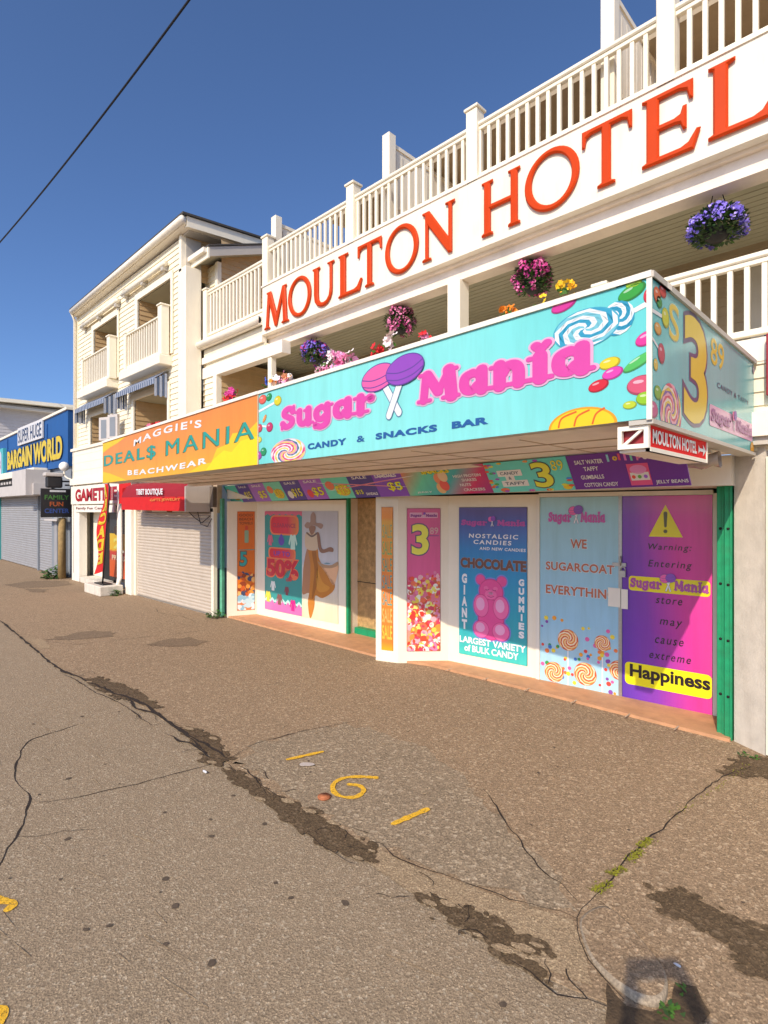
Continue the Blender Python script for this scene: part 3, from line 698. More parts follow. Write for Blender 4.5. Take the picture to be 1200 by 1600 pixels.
text(mb, P_D, 'EVERYTHING', .08, .965, .80, 1.06, .003, ink('b8694c'), .03, 1.05, 0, 0, None, ink('dfe6e6'), .03)
mb.build('door_lettering', dl)
mb = MB(); bxd = (.018, .025, .822, 1.5)
rnd = random.Random(4); CC = ['e2483a', 'f0a030', '3a9a4a', '3a78c8', 'f0d840', 'e060a0', '8a4aa8', 'f08040']
for u, v, r in ((.50, .18, .11), (.17, .14, .10), (.32, .50, .105), (.67, .52, .075), (.83, .28, .09)):
    stroke(mb, P_D, [(u, v), (u, max(.03, v - .5))], .012, .002, ink('efefef'), 0, False) if u < .8 else None
    swirl(mb, P_D, u, v, r, r * 1.02, .0035, ['e8873a', 'f5d49a', 'd8552e', 'f7e6c4'] if v > .1 else CC, .5, 12, bxd, 'd4752e')
for _ in range(95):
    u, v = rnd.uniform(.03, .81), rnd.uniform(.04, .72) ** 1
    if v > .42 and rnd.random() < .6: continue
    r = rnd.uniform(.012, .024); csheet(mb, P_D, oval(u, v, r, r, 0, 12), .0028 + rnd.random() * .0004, ink(rnd.choice(CC)), bxd)
mb.build('candy_print', dl)
mb = MB()
sheet(mb, P_D, [(1.10, 1.60), (1.39, 1.60), (1.245, 1.90)], .002, ink('e8d820'))
stroke(mb, P_D, [(1.245, 1.82, .034), (1.245, 1.70, .022)], .03, .003, ink('5a5a34'), 0); sheet(mb, P_D, oval(1.245, 1.652, .017, .017), .003, ink('5a5a34'))
K = ink('1c1018')
for t, a, b, v, h in (('Warning:', 1.08, 1.45, 1.46, .075), ('Entering', 1.09, 1.45, 1.295, .085), ('store', 1.16, 1.38, .975, .06), ('may', 1.19, 1.37, .755, .075), ('cause', 1.15, 1.39, .60, .055), ('extreme', 1.10, 1.45, .45, .06)):
    text(mb, P_D, t, a, v, b, v + h, .003, K, .004, 1.25, .22)
sheet(mb, P_D, rrect(.92, 1.075, 1.61, 1.215, .03), .002, ink('f2de14')); logo(mb, P_D, .935, 1.60, 1.11, .085, .0028, ink('b04a9c'))
sheet(mb, P_D, rrect(.885, .165, 1.622, .38, .04), .002, ink('f6ea10'))
text(mb, P_D, 'Happiness', .93, .205, 1.61, .365, .003, K, .035)
mb.build('door_lettering', dr)
mb = MB(); fbox(mb, P_D, .73, .845, .90, 1.085, .010, .018, m_white); fbox(mb, P_D, .855, .915, .89, 1.08, .010, .018, m_white); mb.build('lock_plate', dl)
mb = MB(); fbox(mb, P_D, .77, .90, 1.30, 1.335, .010, .022, m_metal); mb.tube([P_D.pt(.85, 1.40, .02), P_D.pt(.85, 1.31, .03)], .008, m_metal); mb.build('hasp', dl)
mb = MB(); mb.tube([P_D.pt(.875 + .022 * math.cos(a), 1.262 + .035 * math.sin(a) * (1 if math.sin(a) > 0 else .2), .03) for a in [k * .524 for k in range(13)]], .006, m_metal, 6); fbox(mb, P_D, .85, .90, 1.20, 1.262, .018, .042, m_metal); mb.build('padlock', dl)
GLOSS[0] = 0
# green steel posts and concrete pillar
def steel(x0, x1, y):
    mb = MB(); mb.bevbox(x0, x1, y, y + .06, 0, 2.22, m_green, .004); mb.box(x1 - .012, x1, y - .02, y, 0.01, 2.22, m_green)
    for z in (.35, .8, 1.25, 1.7): mb.tube([((x0 + x1) / 2, y + .002, z), ((x0 + x1) / 2, y - .006, z)], .011, m_hole, 8)
    mb.build('steel_post', hotel)
steel(-1.232, -1.176, 5.14); steel(-1.170, -1.112, 5.10)
mb = MB(); mb.bevbox(-8.79, -8.72, 4.84, 4.90, 0, 2.05, M('faded_green_steel', '5fae8c', .6, .2, 12, dirt=.3), .006); mb.build('steel_post', hotel)
mb = MB(); mb.slab([(-1.10, 5.10), (-.865, 4.962), (-.865, 5.5), (-1.10, 5.5)], 0, 2.42, m_conc); mb.build('concrete_pillar', hotel)
mb = MB(); mb.box(-.86, -.80, 4.94, 5.05, .02, 2.25, m_cream); mb.build('corner_board', hotel)
# right-hand neighbour bay of the same building
F_R = Fr((-1.10, 5.0), (2.2, 5.0))
mb = MB(); siding(mb, F_R, 0, 3.3, .02, 2.99, m_cream, [(0, .30, 0, 2.30)]); mb.build('side_wall', hotel)
mb = MB(); mb.box(-1.05, 2.2, 4.86, 4.995, 2.40, 2.58, m_trim); mb.box(-1.05, 2.2, 4.90, 4.995, 2.34, 2.40, m_greytrim); mb.build('belt_course', hotel)
ALB[0] = .7
mb = MB(); mb.bevbox(-.853, -.2, 4.90, 4.94, 2.70, 3.16, ink('b4343a', .8), .005); mb.build('wall_sign', None, (-.6, 4.92, 2.70), label='edge of a red sign on the hotel wall at the right border', category='sign')
ALB[0] = 1.0
# ---- canopy that carries the signs
cpts = [(-8.72, 3.0), (-4.55, 3.0), (-1.02, 2.84), (-1.02, 4.96), (-8.72, 4.80)]
mb = MB(); mb.slab(cpts, 2.285, 2.42, m_soffit)
for y in (3.35, 3.75, 4.15): mb.box(-8.70, -1.03, y, y + .02, 2.280, 2.2845, m_soffit2)
for x in (-8.1, -7.2, -6.3, -5.4, -4.5, -3.6, -2.7, -1.8): mb.box(x, x + .012, 3.02, 4.8, 2.2815, 2.2848, m_soffit2)
mb.box(-8.72, -1.05, 4.22, 4.34, 2.245, 2.279, m_soffit)
mb.build('canopy', hotel)
mb = MB(); mb.slab([(-9.7, 4.98), (2.2, 4.98), (2.2, 7.1), (-9.7, 7.1)], 2.98, 3.16, m_trim); mb.slab([(-8.7, 4.82), (-1.06, 4.97), (-1.06, 5.05), (-8.7, 5.0)], 2.42, 2.98, m_cream); mb.build('lower_deck', hotel)
# ---- lower balcony
mb = MB()
for x in (-2.15, -7.45): post(mb, x, 5.06, 3.16, 3.96, .12)
mb.build('rail_post', hotel)
railing(hotel, -2.09, 1.0, 5.06, 3.20, 3.83, .115, m_trim, (-1.75, .05))
mb = MB(); mb.bevbox(-7.39, -2.21, 5.015, 5.105, 3.785, 3.83, m_trim, .01); mb.box(-7.39, -2.21, 5.04, 5.08, 3.2, 3.25, m_trim); mb.build('railing', hotel)
mb = MB(); mb.bevbox(-3.99, -3.81, 5.10, 5.28, 3.16, 4.50, m_trim, .006); mb.build('column', hotel)
mb = MB(); mb.bevbox(-7.58, -7.48, 5.02, 5.12, 3.16, 4.45, m_trim, .006); mb.build('column', hotel)
mb = MB(); mb.box(-7.75, 2.2, 5.14, 5.34, 4.50, 4.75, m_soffit); mb.box(-7.75, 2.2, 5.09, 5.14, 4.66, 4.75, m_soffit); mb.build('beam', hotel)
mb = MB(); y = 5.34
while y < 7.0:
    mb.box(-9.7, 2.2, y, y + .088, 4.70, 4.74, m_ceil); mb.box(-9.7, 2.2, y + .088, y + .1, 4.712, 4.74, m_soffit2); y += .1
mb.build('beadboard_ceiling', hotel)
F_B = Fr((-9.7, 7.0), (2.2, 7.0))
drs = [(8.35, 9.25), (4.6, 5.5), (1.2, 2.1)]
mb = MB(); siding(mb, F_B, 0, 11.9, 3.16, 4.72, m_wood, [(a, b, 3.16, 4.45) for a, b in drs]); mb.build('lower_back_wall', hotel)
for a, b in drs:
    mb = MB(); fbox(mb, F_B, a, b, 3.16, 4.45, -.05, .02, m_greytrim); d_ = mb.build('balcony_door', hotel)
    mb = MB(); rect(mb, F_B, a + .12, 3.4, b - .45, 4.35, .024, m_glass); fbox(mb, F_B, b - .44, b - .38, 3.25, 4.4, .02, .035, m_trim); mb.build('door_glass', d_)
mb = MB(); mb.box(2.15, 2.2, 5.0, 7.1, 3.1, 4.75, m_wood); siding(mb, Fr((-9.66, 7.0), (-9.66, 5.0)), 0, 2, 3.16, 4.7, m_wood); mb.build('balcony_end_wall', hotel)
# ---- fascia and upper balcony
mb = MB(); mb.box(-7.70, 2.2, 5.0, 5.08, 4.715, 5.46, m_fascia); mb.box(-7.72, 2.2, 4.985, 5.10, 5.46, 5.485, m_white); mb.box(-7.70, 2.2, 4.99, 5.12, 4.69, 4.715, m_white); mb.build('fascia', hotel)
mb = MB(); mb.box(-9.7, 2.2, 5.08, 7.1, 4.76, 4.95, m_soffit); mb.build('upper_deck', hotel)
mb = MB()
for x in (-7.62, -5.57, -3.57, -1.58, .4): 
    m1 = MB(); post(m1, x, 5.06, 5.46, 6.30, .145); m1.build('rail_post', hotel)
for x, z in ((-7.62, 6.66), (-5.05, 6.78), (-2.14, 6.85)):
    m1 = MB(); post(m1, x, 5.22, 4.95, z, .13, m_trim, False)
    m1.box(x - .02, x + .02, 5.29, 6.95, 5.0, z - .14, m_trim)
    yy = 5.32
    while yy < 6.9: m1.box(x + .02, x + .026, yy, yy + .012, 5.05, z - .2, m_greytrim); yy += .13
    m1.box(x - .035, x + .035, 5.285, 6.95, z - .14, z - .09, m_trim); m1.box(x - .028, x + .03, 5.285, 6.95, 5.85, 5.89, m_trim)
    m1.build('partition', hotel)
railing(hotel, -7.55, .33, 5.06, 5.49, 6.10, .116, m_trim, (-7.5, .05))
F_U = Fr((-9.0, 7.0), (2.2, 7.0))
mb = MB(); siding(mb, F_U, 0, 11.2, 4.95, 6.75, m_tan, [(2.2, 3.0, 4.95, 6.5), (5.0, 5.8, 4.95, 6.5), (7.9, 8.7, 4.95, 6.5)]); mb.build('upper_back_wall', hotel)
for a in (2.2, 5.0, 7.9):
    mb = MB(); fbox(mb, F_U, a, a + .8, 4.95, 6.5, -.05, .015, m_greytrim); d_ = mb.build('balcony_door', hotel)
    mb = MB(); rect(mb, F_U, a + .1, 5.2, a + .7, 6.4, .018, m_glass); mb.build('door_glass', d_)
mb = MB(); mb.hexa([(-7.2, 5.98, 6.70), (2.2, 5.98, 6.70), (2.2, 7.3, 6.85), (-7.2, 7.3, 6.85)], [(-7.2, 5.98, 6.78), (2.2, 5.98, 6.78), (2.2, 7.3, 6.93), (-7.2, 7.3, 6.93)], m_wood); mb.build('upper_roof', hotel)
# ---- left bay of the hotel, between fascia and the neighbour
mb = MB(); mb.bevbox(-10.02, -9.72, 4.66, 4.98, 2.5, 6.36, m_trim, .01); mb.build('corner_pilaster', hotel)
mb = MB(); siding(mb, Fr((-10.0, 5.2), (-9.5, 5.2)), 0, .50, 4.95, 6.5, m_cream); mb.box(-9.55, -9.45, 5.16, 5.24, 4.95, 6.5, m_trim)
siding(mb, Fr((-9.46, 5.24), (-9.46, 7.6)), 0, 2.36, 4.95, 6.95, m_tan); mb.build('left_bay_wall', hotel)
mb = MB(); e0, e1, b0_, b1_ = 4.88, 7.6, 6.43, 7.42
def roofslab(x0, x1, lo, hi, m): mb.hexa([(x0, e0, b0_ + lo), (x1, e0, b0_ + lo), (x1, e1, b1_ + lo), (x0, e1, b1_ + lo)], [(x0, e0, b0_ + hi), (x1, e0, b0_ + hi), (x1, e1, b1_ + hi), (x0, e1, b1_ + hi)], m)
roofslab(-9.95, -9.25, .03, .06, m_ceil); roofslab(-9.25, -9.22, 0, .17, m_greytrim); e0 -= .03; roofslab(-9.97, -9.20, .172, .20, m_roof)
mb.box(-9.95, -9.22, 4.85, 4.88, 6.40, 6.59, m_trim); mb.box(-9.93, -9.26, 4.78, 4.85, 6.50, 6.58, m_white)
mb.build('left_bay_roof', hotel)
mb = MB(); post(mb, -9.60, 5.04, 4.95, 6.0, .13); mb.build('rail_post', hotel)
railing(hotel, -9.53, -7.70, 5.04, 5.09, 5.93, .115, m_trim, (-9.52, -7.72))
mb = MB(); mb.box(-9.72, -7.70, 5.0, 5.12, 4.95, 5.06, m_white); mb.build('left_bay_deck_edge', hotel)
mb = MB(); mb.tube([(-10.35, 4.92, 4.93), (-7.70, 4.92, 4.93)], .062, m_white, 10); mb.box(-10.3, -7.70, 4.93, 5.0, 4.86, 4.99, m_white); mb.build('gutter', hotel)
mb = MB(); mb.box(-10.0, -7.70, 4.99, 5.08, 4.585, 4.70, m_white); mb.box(-9.72, -7.70, 5.03, 5.10, 4.72, 4.86, m_cream); mb.build('left_bay_trim', hotel)
mb = MB(); mb.box(-9.72, -7.15, 5.0, 5.16, 4.31, 4.51, m_white); mb.box(-9.72, -7.70, 5.04, 5.12, 4.51, 4.585, m_cream); mb.build('left_bay_beam', hotel)
mb = MB(); siding(mb, Fr((-9.72, 5.03), (-9.25, 5.03)), 0, .4, 2.95, 4.31, m_cream); mb.box(-9.32, -9.20, 5.0, 5.12, 2.95, 4.31, m_trim)
siding(mb, Fr((-9.20, 5.1), (-9.20, 6.6)), 0, 1.5, 2.95, 4.6, m_tan); mb.build('left_bay_lower_wall', hotel)

# ---- hotel letters on the fascia
hl = thing('hotel_sign', 'row of raised orange-red serif capitals reading MOULTON HOTEL on the white fascia', 'sign', (-4.2, 5.0, 5.05))
LT = {
 'H': [[(0, 0), (.27, 0), (.27, .035), (.21, .06), (.21, .47), (.72, .47), (.72, .06), (.66, .035), (.66, 0), (.93, 0), (.93, .035), (.87, .06), (.87, .94), (.93, .965), (.93, 1), (.66, 1), (.66, .965), (.72, .94), (.72, .55), (.21, .55), (.21, .94), (.27, .965), (.27, 1), (0, 1), (0, .965), (.06, .94), (.06, .06), (0, .035)]],
 'T': [[(.28, 0), (.58, 0), (.58, .035), (.505, .06), (.505, .92), (.70, .92), (.79, .88), (.82, .74), (.86, .74), (.86, 1), (0, 1), (0, .74), (.04, .74), (.07, .88), (.16, .92), (.355, .92), (.355, .06), (.28, .035)]],
 'L': [[(0, 0), (.66, 0), (.74, .26), (.70, .27), (.60, .12), (.5, .08), (.22, .08), (.22, .94), (.30, .965), (.30, 1), (0, 1), (0, .965), (.06, .94), (.06, .06), (0, .035)]],
 'E': [[(0, 0), (.66, 0), (.74, .26), (.70, .27), (.60, .12), (.5, .08), (.22, .08), (.22, .46), (.42, .46), (.50, .44), (.53, .34), (.57, .34), (.57, .67), (.53, .67), (.50, .57), (.42, .54), (.22, .54), (.22, .92), (.48, .92), (.58, .88), (.61, .74), (.65, .74), (.65, 1), (0, 1), (0, .965), (.06, .94), (.06, .06), (0, .035)]],
 'N': [[(0, 0), (.25, 0), (.25, .035), (.165, .06), (.165, .72), (.76, 0), (.85, 0), (.85, .94), (.93, .965), (.93, 1), (.68, 1), (.68, .965), (.765, .94), (.765, .30), (.2, 1), (0, 1), (0, .965), (.085, .92), (.085, .06), (0, .035)]],
 'M': [[(0, 0), (.24, 0), (.24, .035), (.165, .06), (.235, .72), (.50, 0), (.57, 0), (.85, .74), (.89, .06), (.82, .035), (.82, 0), (1.12, 0), (1.12, .035), (1.05, .06), (.98, .95), (1.02, .965), (1.02, 1), (.86, 1), (.58, .30), (.31, 1), (.12, 1), (.12, .965), (.17, .94), (.085, .06), (0, .035)]],
 'U': [[(0, 1), (0, .965), (.06, .94), (.06, .33), (.09, .16), (.19, .05), (.32, 0), (.45, -.01), (.60, .03), (.71, .12), (.77, .24), (.78, .36), (.78, .94), (.86, .965), (.86, 1), (.61, 1), (.61, .965), (.70, .94), (.70, .36), (.67, .2), (.58, .11), (.45, .075), (.32, .10), (.24, .20), (.22, .34), (.22, .94), (.28, .965), (.28, 1)]],
 'O': [oval(.5, .5, .5, .515, 0, 40), oval(.5, .5, .375, .435, R(14), 40)[::-1]]}
for ch, x0, x1 in (('M', -7.60, -6.95), ('O', -6.95, -6.40), ('U', -6.35, -5.88), ('L', -5.78, -5.31), ('T', -5.39, -4.95), ('O', -4.88, -4.33), ('N', -4.26, -3.79), ('H', -3.42, -2.96), ('O', -2.90, -2.33), ('T', -2.30, -1.85), ('E', -1.76, -1.31), ('L', -1.25, -.80)):
    zb = 4.745 + (x0 + 7.6) * .0095; hh = .575
    pl = LT[ch]; X0 = min(p[0] for p in pl[0]); X1 = max(p[0] for p in pl[0]); kx = (x1 - x0) / (X1 - X0)
    cu = bpy.data.curves.new('letter', 'CURVE'); cu.dimensions = '2D'; cu.fill_mode = 'BOTH'; cu.extrude = .006; cu.bevel_depth = .014; cu.bevel_resolution = 0; cu.offset = -.011
    for l in pl:
        sp = cu.splines.new('POLY'); sp.points.add(len(l) - 1); sp.use_cyclic_u = True
        for k, p in enumerate(l): sp.points[k].co = ((p[0] - X0) * kx, p[1] * hh, 0, 1)
    to = bpy.data.objects.new('letter', cu); C.objects.link(to)
    dg = bpy.context.evaluated_depsgraph_get(); ev = to.evaluated_get(dg); me = ev.to_mesh()
    mb = MB(); mb.add([(x0 + v.co.x, 4.978 - v.co.z, zb + v.co.y) for v in me.vertices], [tuple(p.vertices) for p in me.polygons], m_orange)
    ev.to_mesh_clear(); bpy.data.objects.remove(to); bpy.data.curves.remove(cu)
    mb.build('letter', hl)

# ================================================================ SIGN BOXES ON THE CANOPY
ALB[0] = .74
T = Fr((-4.55, 2.92), (-.94, 2.76)); TB = (0, 2.285, T.L, 2.955)
cs = thing('candy_shop_sign', 'long turquoise candy shop sign box with pink shop name and a priced side panel', 'sign', (-2.75, 2.95, 2.28))
ALB[0] = .82
m_turq = MG('turquoise_print', (1, 0, .8), -3.0, 1.6, [(0, '74dedb'), (.3, '92ebe6'), (.7, '8de8e4'), (1, '64d6d6')], .3)
ALB[0] = .74
m_turq2 = MG('turquoise_side_print', (0, 1, .5), 4.0, 6.3, [(0, '66d4d6'), (.5, '92dcdc'), (1, '70ccd0')], .22, .3, 2)
mb = MB(); mb.slab([(-4.548, 2.925), (-.945, 2.765), (-.945, 4.93), (-1.10, 4.90), (-1.10, 3.05), (-4.548, 3.2)], 2.290, 2.955, m_greytrim); mb.build('sign_box', cs)
mb = MB(); rect(mb, T, .004, 2.287, T.L, 2.953, .006, m_turq, .006); mb.build('front_panel', cs)
SR = Fr((-.94, 2.76), (-.94, 4.95))
mb = MB(); sheet(mb, SR, [(0, 2.29), (2.17, 2.27), (2.17, 2.953), (0, 2.953)], .006, m_turq2, (), .006); mb.build('side_panel', cs)
mb = MB(); fbox(mb, T, 0, T.L + .012, 2.955, 2.985, -.24, .02, m_white); fbox(mb, T, T.L - .012, T.L + .012, 2.28, 2.955, .006, .014, m_white); fbox(mb, SR, -.01, 2.2, 2.955, 2.985, -.16, .02, m_greytrim); fbox(mb, SR, 0, 2.2, 2.262, 2.285, -.1, .014, m_greytrim)
mb.build('edge_trim', cs)
PK = ink('e84fae'); NB = ink('2a62a4')
mb = MB()
word(mb, T, 'Sugar', .40, 1.66, 2.575, .135, .009, PK, ink('f3b8dc'), 0)
word(mb, T, 'Mania', 2.11, 3.345, 2.565, .142, .009, PK, ink('f3b8dc'), 0)
text(mb, T, 'CANDY', .81, 2.36, 1.33, 2.412, .009, NB, .055, 1.15); text(mb, T, '&', 1.455, 2.365, 1.55, 2.412, .009, NB, .02)
text(mb, T, 'SNACKS', 1.67, 2.365, 2.27, 2.412, .009, NB, .055, 1.15); text(mb, T, 'BAR', 2.395, 2.367, 2.68, 2.412, .009, NB, .055, 1.1)
mb.build('lettering', cs)
mb = MB(); ol = ink('6b4aa0'); wh = ink('f6f6f6')
for k, (a, b) in enumerate((((1.775, 2.735), (1.915, 2.535)), ((1.925, 2.735), (1.815, 2.525)))):
    stroke(mb, T, [a, b], .068, .009 + .002 * k, ink('5a86a8'), 0); stroke(mb, T, [a, b], .054, .0098 + .002 * k, wh, 0)
for x, y, rx, ry, c, dd in ((1.70, 2.815, .185, .098, 'f268ae', .014), (1.975, 2.823, .19, .103, '9d50c4', .017)):
    sheet(mb, T, oval(x, y, rx, ry, R(6), 40), dd, ol); sheet(mb, T, oval(x, y, rx - .009, ry - .007, R(6), 40), dd + .0006, ink(c))
    for o in (.02, -.03): stroke(mb, T, [(x - rx * .92, y + o - .015), (x - rx * .3, y + o - .035), (x + rx * .4, y + o - .02), (x + rx * .92, y + o + .02)], .007, dd + .0012, ol, 6, False)
mb.build('lollipop_emblem', cs)
mb = MB()
for a in ((.34, 2.845, .062, .045, 0, 'e8dc20'), (.19, 2.90, .05, .035, .2, '2f9a4e'), (.075, 2.895, .07, .045, 0, 'ef6a54'), (.11, 2.71, .045, .022, .8, 'f0a050'), (.20, 2.62, .058, .045, 0, 'd0386c'), (.02, 2.63, .05, .04, 0, 'd84a5a'), (.09, 2.40, .055, .04, 0, '2f9a60'), (.01, 2.37, .05, .04, 0, 'b04aa8'), (.01, 2.52, .05, .03, 0, 'e8d84a'),
          (3.17, 2.945, .075, .035, .2, 'e23aa0'), (3.53, 2.91, .07, .036, .3, '3aa83a'), (3.54, 2.947, .04, .02, 0, 'b4e030'), (3.60, 2.67, .055, .034, .3, 'ee3aa0'), (3.42, 2.585, .055, .03, .1, 'f4dc20'), (3.435, 2.533, .055, .03, .2, 'ec48b8'), (3.362, 2.482, .055, .03, .2, 'e02838'), (3.565, 2.565, .085, .026, .45, '58c860'), (3.58, 2.45, .075, .048, 0, 'e05a78'), (3.595, 2.385, .045, .034, 0, '9ad020'), (3.52, 2.362, .034, .02, 0, 'c8dc30'), (3.615, 2.87, .03, .04, 0, 'd83a4a')):
    candy(mb, T, *a[:5], .0085, a[5], TB)
stroke(mb, T, [(.005, 2.79), (.29, 2.835)], .022, .0084, wh, 0, False); stroke(mb, T, [(.01, 2.655), (.15, 2.63)], .018, .0084, wh, 0, False)
swirl(mb, T, .50, 2.365, .27, .115, .009, ['e84a8a', 'f7f0f0', 'f4d848', 'f0f4f4', '3a7a9a', 'f6a0c0', 'f4e070'], .55, 16, TB, 'f0c8d8')
stroke(mb, T, [(3.48, 2.865), (3.535, 2.815), (3.605, 2.835)], .026, .0083, wh, 0, False)
swirl(mb, T, 3.46, 2.80, .085, .085, .0088, ['2f9fc4', 'f4fafa'], .4, 8, TB)
swirl(mb, T, 3.29, 2.79, .175, .098, .0095, ['38a8cc', 'f6fbfb', '7fd0e0', 'f6fbfb'], .6, 8, TB, '48b0cc')
sheet(mb, T, clip(oval(3.27, 2.285, .19, .10, 0, 40), *TB), .0088, ink('f0a818')); sheet(mb, T, clip(oval(3.27, 2.285, .175, .09, 0, 40), *TB), .0092, ink('fbd81c'))
for k in (-.12, -.03, .07): stroke(mb, T, [(3.26 + k, 2.29), (3.28 + k, 2.34), (3.34 + k * .8, 2.366)], .010, .0097, ink('ea6a20'), 6, False)
mb.build('candy_print', cs)
YL = ink('f2d34a', .3); PU = ink('5a4a78', .3)
mb = MB(); U = .0085
text(mb, SR, 'S', .245, 2.725, .40, 2.91, U, YL, .004, 1, 0, 0, None, ink('e8eed0'), .02)
text(mb, SR, '3', .48, 2.335, .92, 2.93, U, YL, .03, 1, 0, 0, None, PU, .03)
text(mb, SR, '89', 1.0, 2.74, 1.30, 2.90, U, YL, .0, 1, 0, 0, None, ink('ece8b0'), .02)
text(mb, SR, 'CANDY & TAFFY', 1.14, 2.615, 1.98, 2.648, U, ink('2f3f6a'), .01, 1.2)
sheet(mb, SR, rrect(.97, 2.36, 2.11, 2.49, .02), U, ink('f2b8d8', .3)); logo(mb, SR, 1.0, 2.07, 2.395, .07, U + .0012, ink('a03a98', .3), None, True)
mb.build('price_lettering', cs)
mb = MB(); SB = (0.002, 2.29, 2.165, 2.95)
for a in ((.15, 2.93, .05, .03, 0, 'd83a3a'), (.07, 2.89, .05, .04, 0, 'e86a3a'), (.10, 2.865, .04, .03, 0, '3a9a4a'), (.19, 2.81, .055, .05, 0, 'd8d83a'), (.08, 2.73, .05, .03, 0, 'e8a850'), (.13, 2.62, .05, .05, 0, 'c83a5a'), (.05, 2.55, .03, .03, 0, 'e8c850'), (.08, 2.42, .05, .035, 0, '7ab02a'), (2.14, 2.90, .03, .03, 0, '7a5a8a'), (2.10, 2.30, .06, .06, 0, 'f0a820'), (.02, 2.33, .06, .04, 0, 'c84a8a')):
    candy(mb, SR, *a[:5], U, a[5], SB)
stroke(mb, SR, [(.0, 2.80), (.14, 2.805)], .018, U, wh, 0, False); stroke(mb, SR, [(.0, 2.67), (.11, 2.63)], .014, U, wh, 0, False)
swirl(mb, SR, .27, 2.35, .165, .145, U + .0005, ['d84a6a', 'f0e0d0', 'e8c848', '7a5aa8', 'f0a8b8'], .6, 15, SB)
mb.build('candy_print', cs)

O = Fr((-8.75, 2.92), (-4.555, 2.92))
os_ = thing('clothing_shop_sign', 'orange and yellow beachwear shop sign box left of the turquoise sign', 'sign', (-6.65, 2.95, 2.26))
m_orange_print = MG('orange_yellow_print', (.02, 0, -1), -3.02, -2.36, [(0, 'ff9a3c'), (.45, 'ffa238'), (.8, 'ffb62e'), (1, 'ffc428')], .3, .12, .9)
ot = lambda u: 2.845 + .112 * u / 4.195; ob = lambda u: 2.25 + .035 * u / 4.195
q0, q1 = [(0, ob(0)), (4.195, ob(4.195)), (4.195, ot(4.195)), (0, ot(0))], None
mb = MB(); mb.hexa([O.pt(u, v, -.02) for u, v in q0], [O.pt(u, v, -.25) for u, v in q0], m_greytrim); mb.build('sign_box', os_)
mb = MB(); sheet(mb, O, q0, .006, m_orange_print, (), .02); mb.build('front_panel', os_)
mb = MB(); mb.hexa([O.pt(0, ot(0), -.25), O.pt(4.19, ot(4.19), -.25), O.pt(4.19, ot(4.19), .02), O.pt(0, ot(0), .02)], [O.pt(0, ot(0) + .03, -.25), O.pt(4.19, ot(4.19) + .03, -.25), O.pt(4.19, ot(4.19) + .03, .02), O.pt(0, ot(0) + .03, .02)], m_white); fbox(mb, O, 4.182, 4.20, 2.285, 2.955, .006, .010, m_soffit2); mb.build('edge_trim', os_)
mb = MB(); yl1, yl2 = ink('ffd21e'), ink('ffe614')
OBX = (.004, 2.26, 4.18, 2.95)
for p, m_, d_ in (([(2.75, 2.275), (3.05, 2.35), (3.28, 2.36), (3.40, 2.50), (3.62, 2.53), (3.72, 2.63), (4.0, 2.62), (4.18, 2.70), (4.18, 2.286)], yl1, .0068), ([(3.15, 2.278), (3.35, 2.40), (3.55, 2.47), (3.70, 2.44), (3.88, 2.54), (4.18, 2.56), (4.18, 2.286)], yl2, .0074),
    ([(.004, 2.252), (.004, 2.42), (.3, 2.38), (.62, 2.32), (.9, 2.262)], yl1, .0068), ([(.004, 2.70), (.004, 2.842), (.9, 2.862), (.6, 2.80), (.3, 2.76)], yl1, .0068)): sheet(mb, O, spline(p, 3) if False else p, d_, m_)
mb.build('print_shape', os_)
mb = MB()
text(mb, O, 'DEAL$', .06, 2.475, 1.87, 2.652, .009, ink('2fa89a'), .010, 1.2, .05, .02)
text(mb, O, 'DEAL$', .035, 2.468, 1.845, 2.652,  .0075, ink('77702e'), .010, 1.2, .05, .02)
text(mb, O, 'MANIA', 2.17, 2.51, 4.13, 2.69, .009, ink('2fa89a'), .0, 1.25, .05, .03)
text(mb, O, 'MANIA', 2.145, 2.503, 4.105, 2.69,  .0075, ink('77702e'), .0, 1.25, .05, .03)
arc = lambda k: (lambda u, v, x: (u, v + k * (1 - (2 * x - 1) ** 2)))
text(mb, O, "MAGGIE'S", 1.17, 2.70, 3.06, 2.79, .009, wh, .03, 1.3, .15, .055, arc(.05))
text(mb, O, 'BEACHWEAR', .96, 2.325, 3.18, 2.395, .009, wh, .035, 1.3, .15, .03, arc(-.025))
mb.build('lettering', os_)

# small red hotel sign under the corner of the turquoise box
rs = thing('hotel_pointer_sign', 'small red hotel sign with white letters and arrow under the sign corner', 'sign', (-.95, 2.8, 2.13))
mb = MB()
for a, b in (((-1.10, 2.79), (-.955, 2.79)),): pass
def bar(m_, a, b, w_): m_.tube([a, b], w_, m_white, 4)
mb.box(-1.10, -.955, 2.775, 2.80, 2.15, 2.172, m_white); mb.box(-1.10, -.955, 2.775, 2.80, 2.24, 2.262, m_white); mb.box(-1.10, -1.08, 2.774, 2.801, 2.15, 2.262, m_white); mb.box(-.975, -.953, 2.774, 2.801, 2.15, 2.262, m_white)
mb.hexa([(-1.09, 2.78, 2.165), (-1.07, 2.78, 2.165), (-1.07, 2.795, 2.165), (-1.09, 2.795, 2.165)], [(-.985, 2.78, 2.25), (-.965, 2.78, 2.25), (-.965, 2.795, 2.25), (-.985, 2.795, 2.25)], m_white)
mb.box(-1.10, -.955, 2.80, 3.72, 2.135, 2.15, m_soffit); mb.box(-.975, -.952, 2.80, 3.76, 2.135, 2.156, m_white); mb.box(-.97, -.95, 3.745, 3.765, 2.135, 2.26, m_white)
mb.build('sign_frame', rs)
RS = Fr((-.955, 2.80), (-.955, 3.75))
m_red = M('sign_red', 'e02224', .75, .03, 9, spec=.15); mb = MB(); rect(mb, RS, .0, 2.156, .945, 2.262, 0, m_red, .012); mb.build('sign_panel', rs)
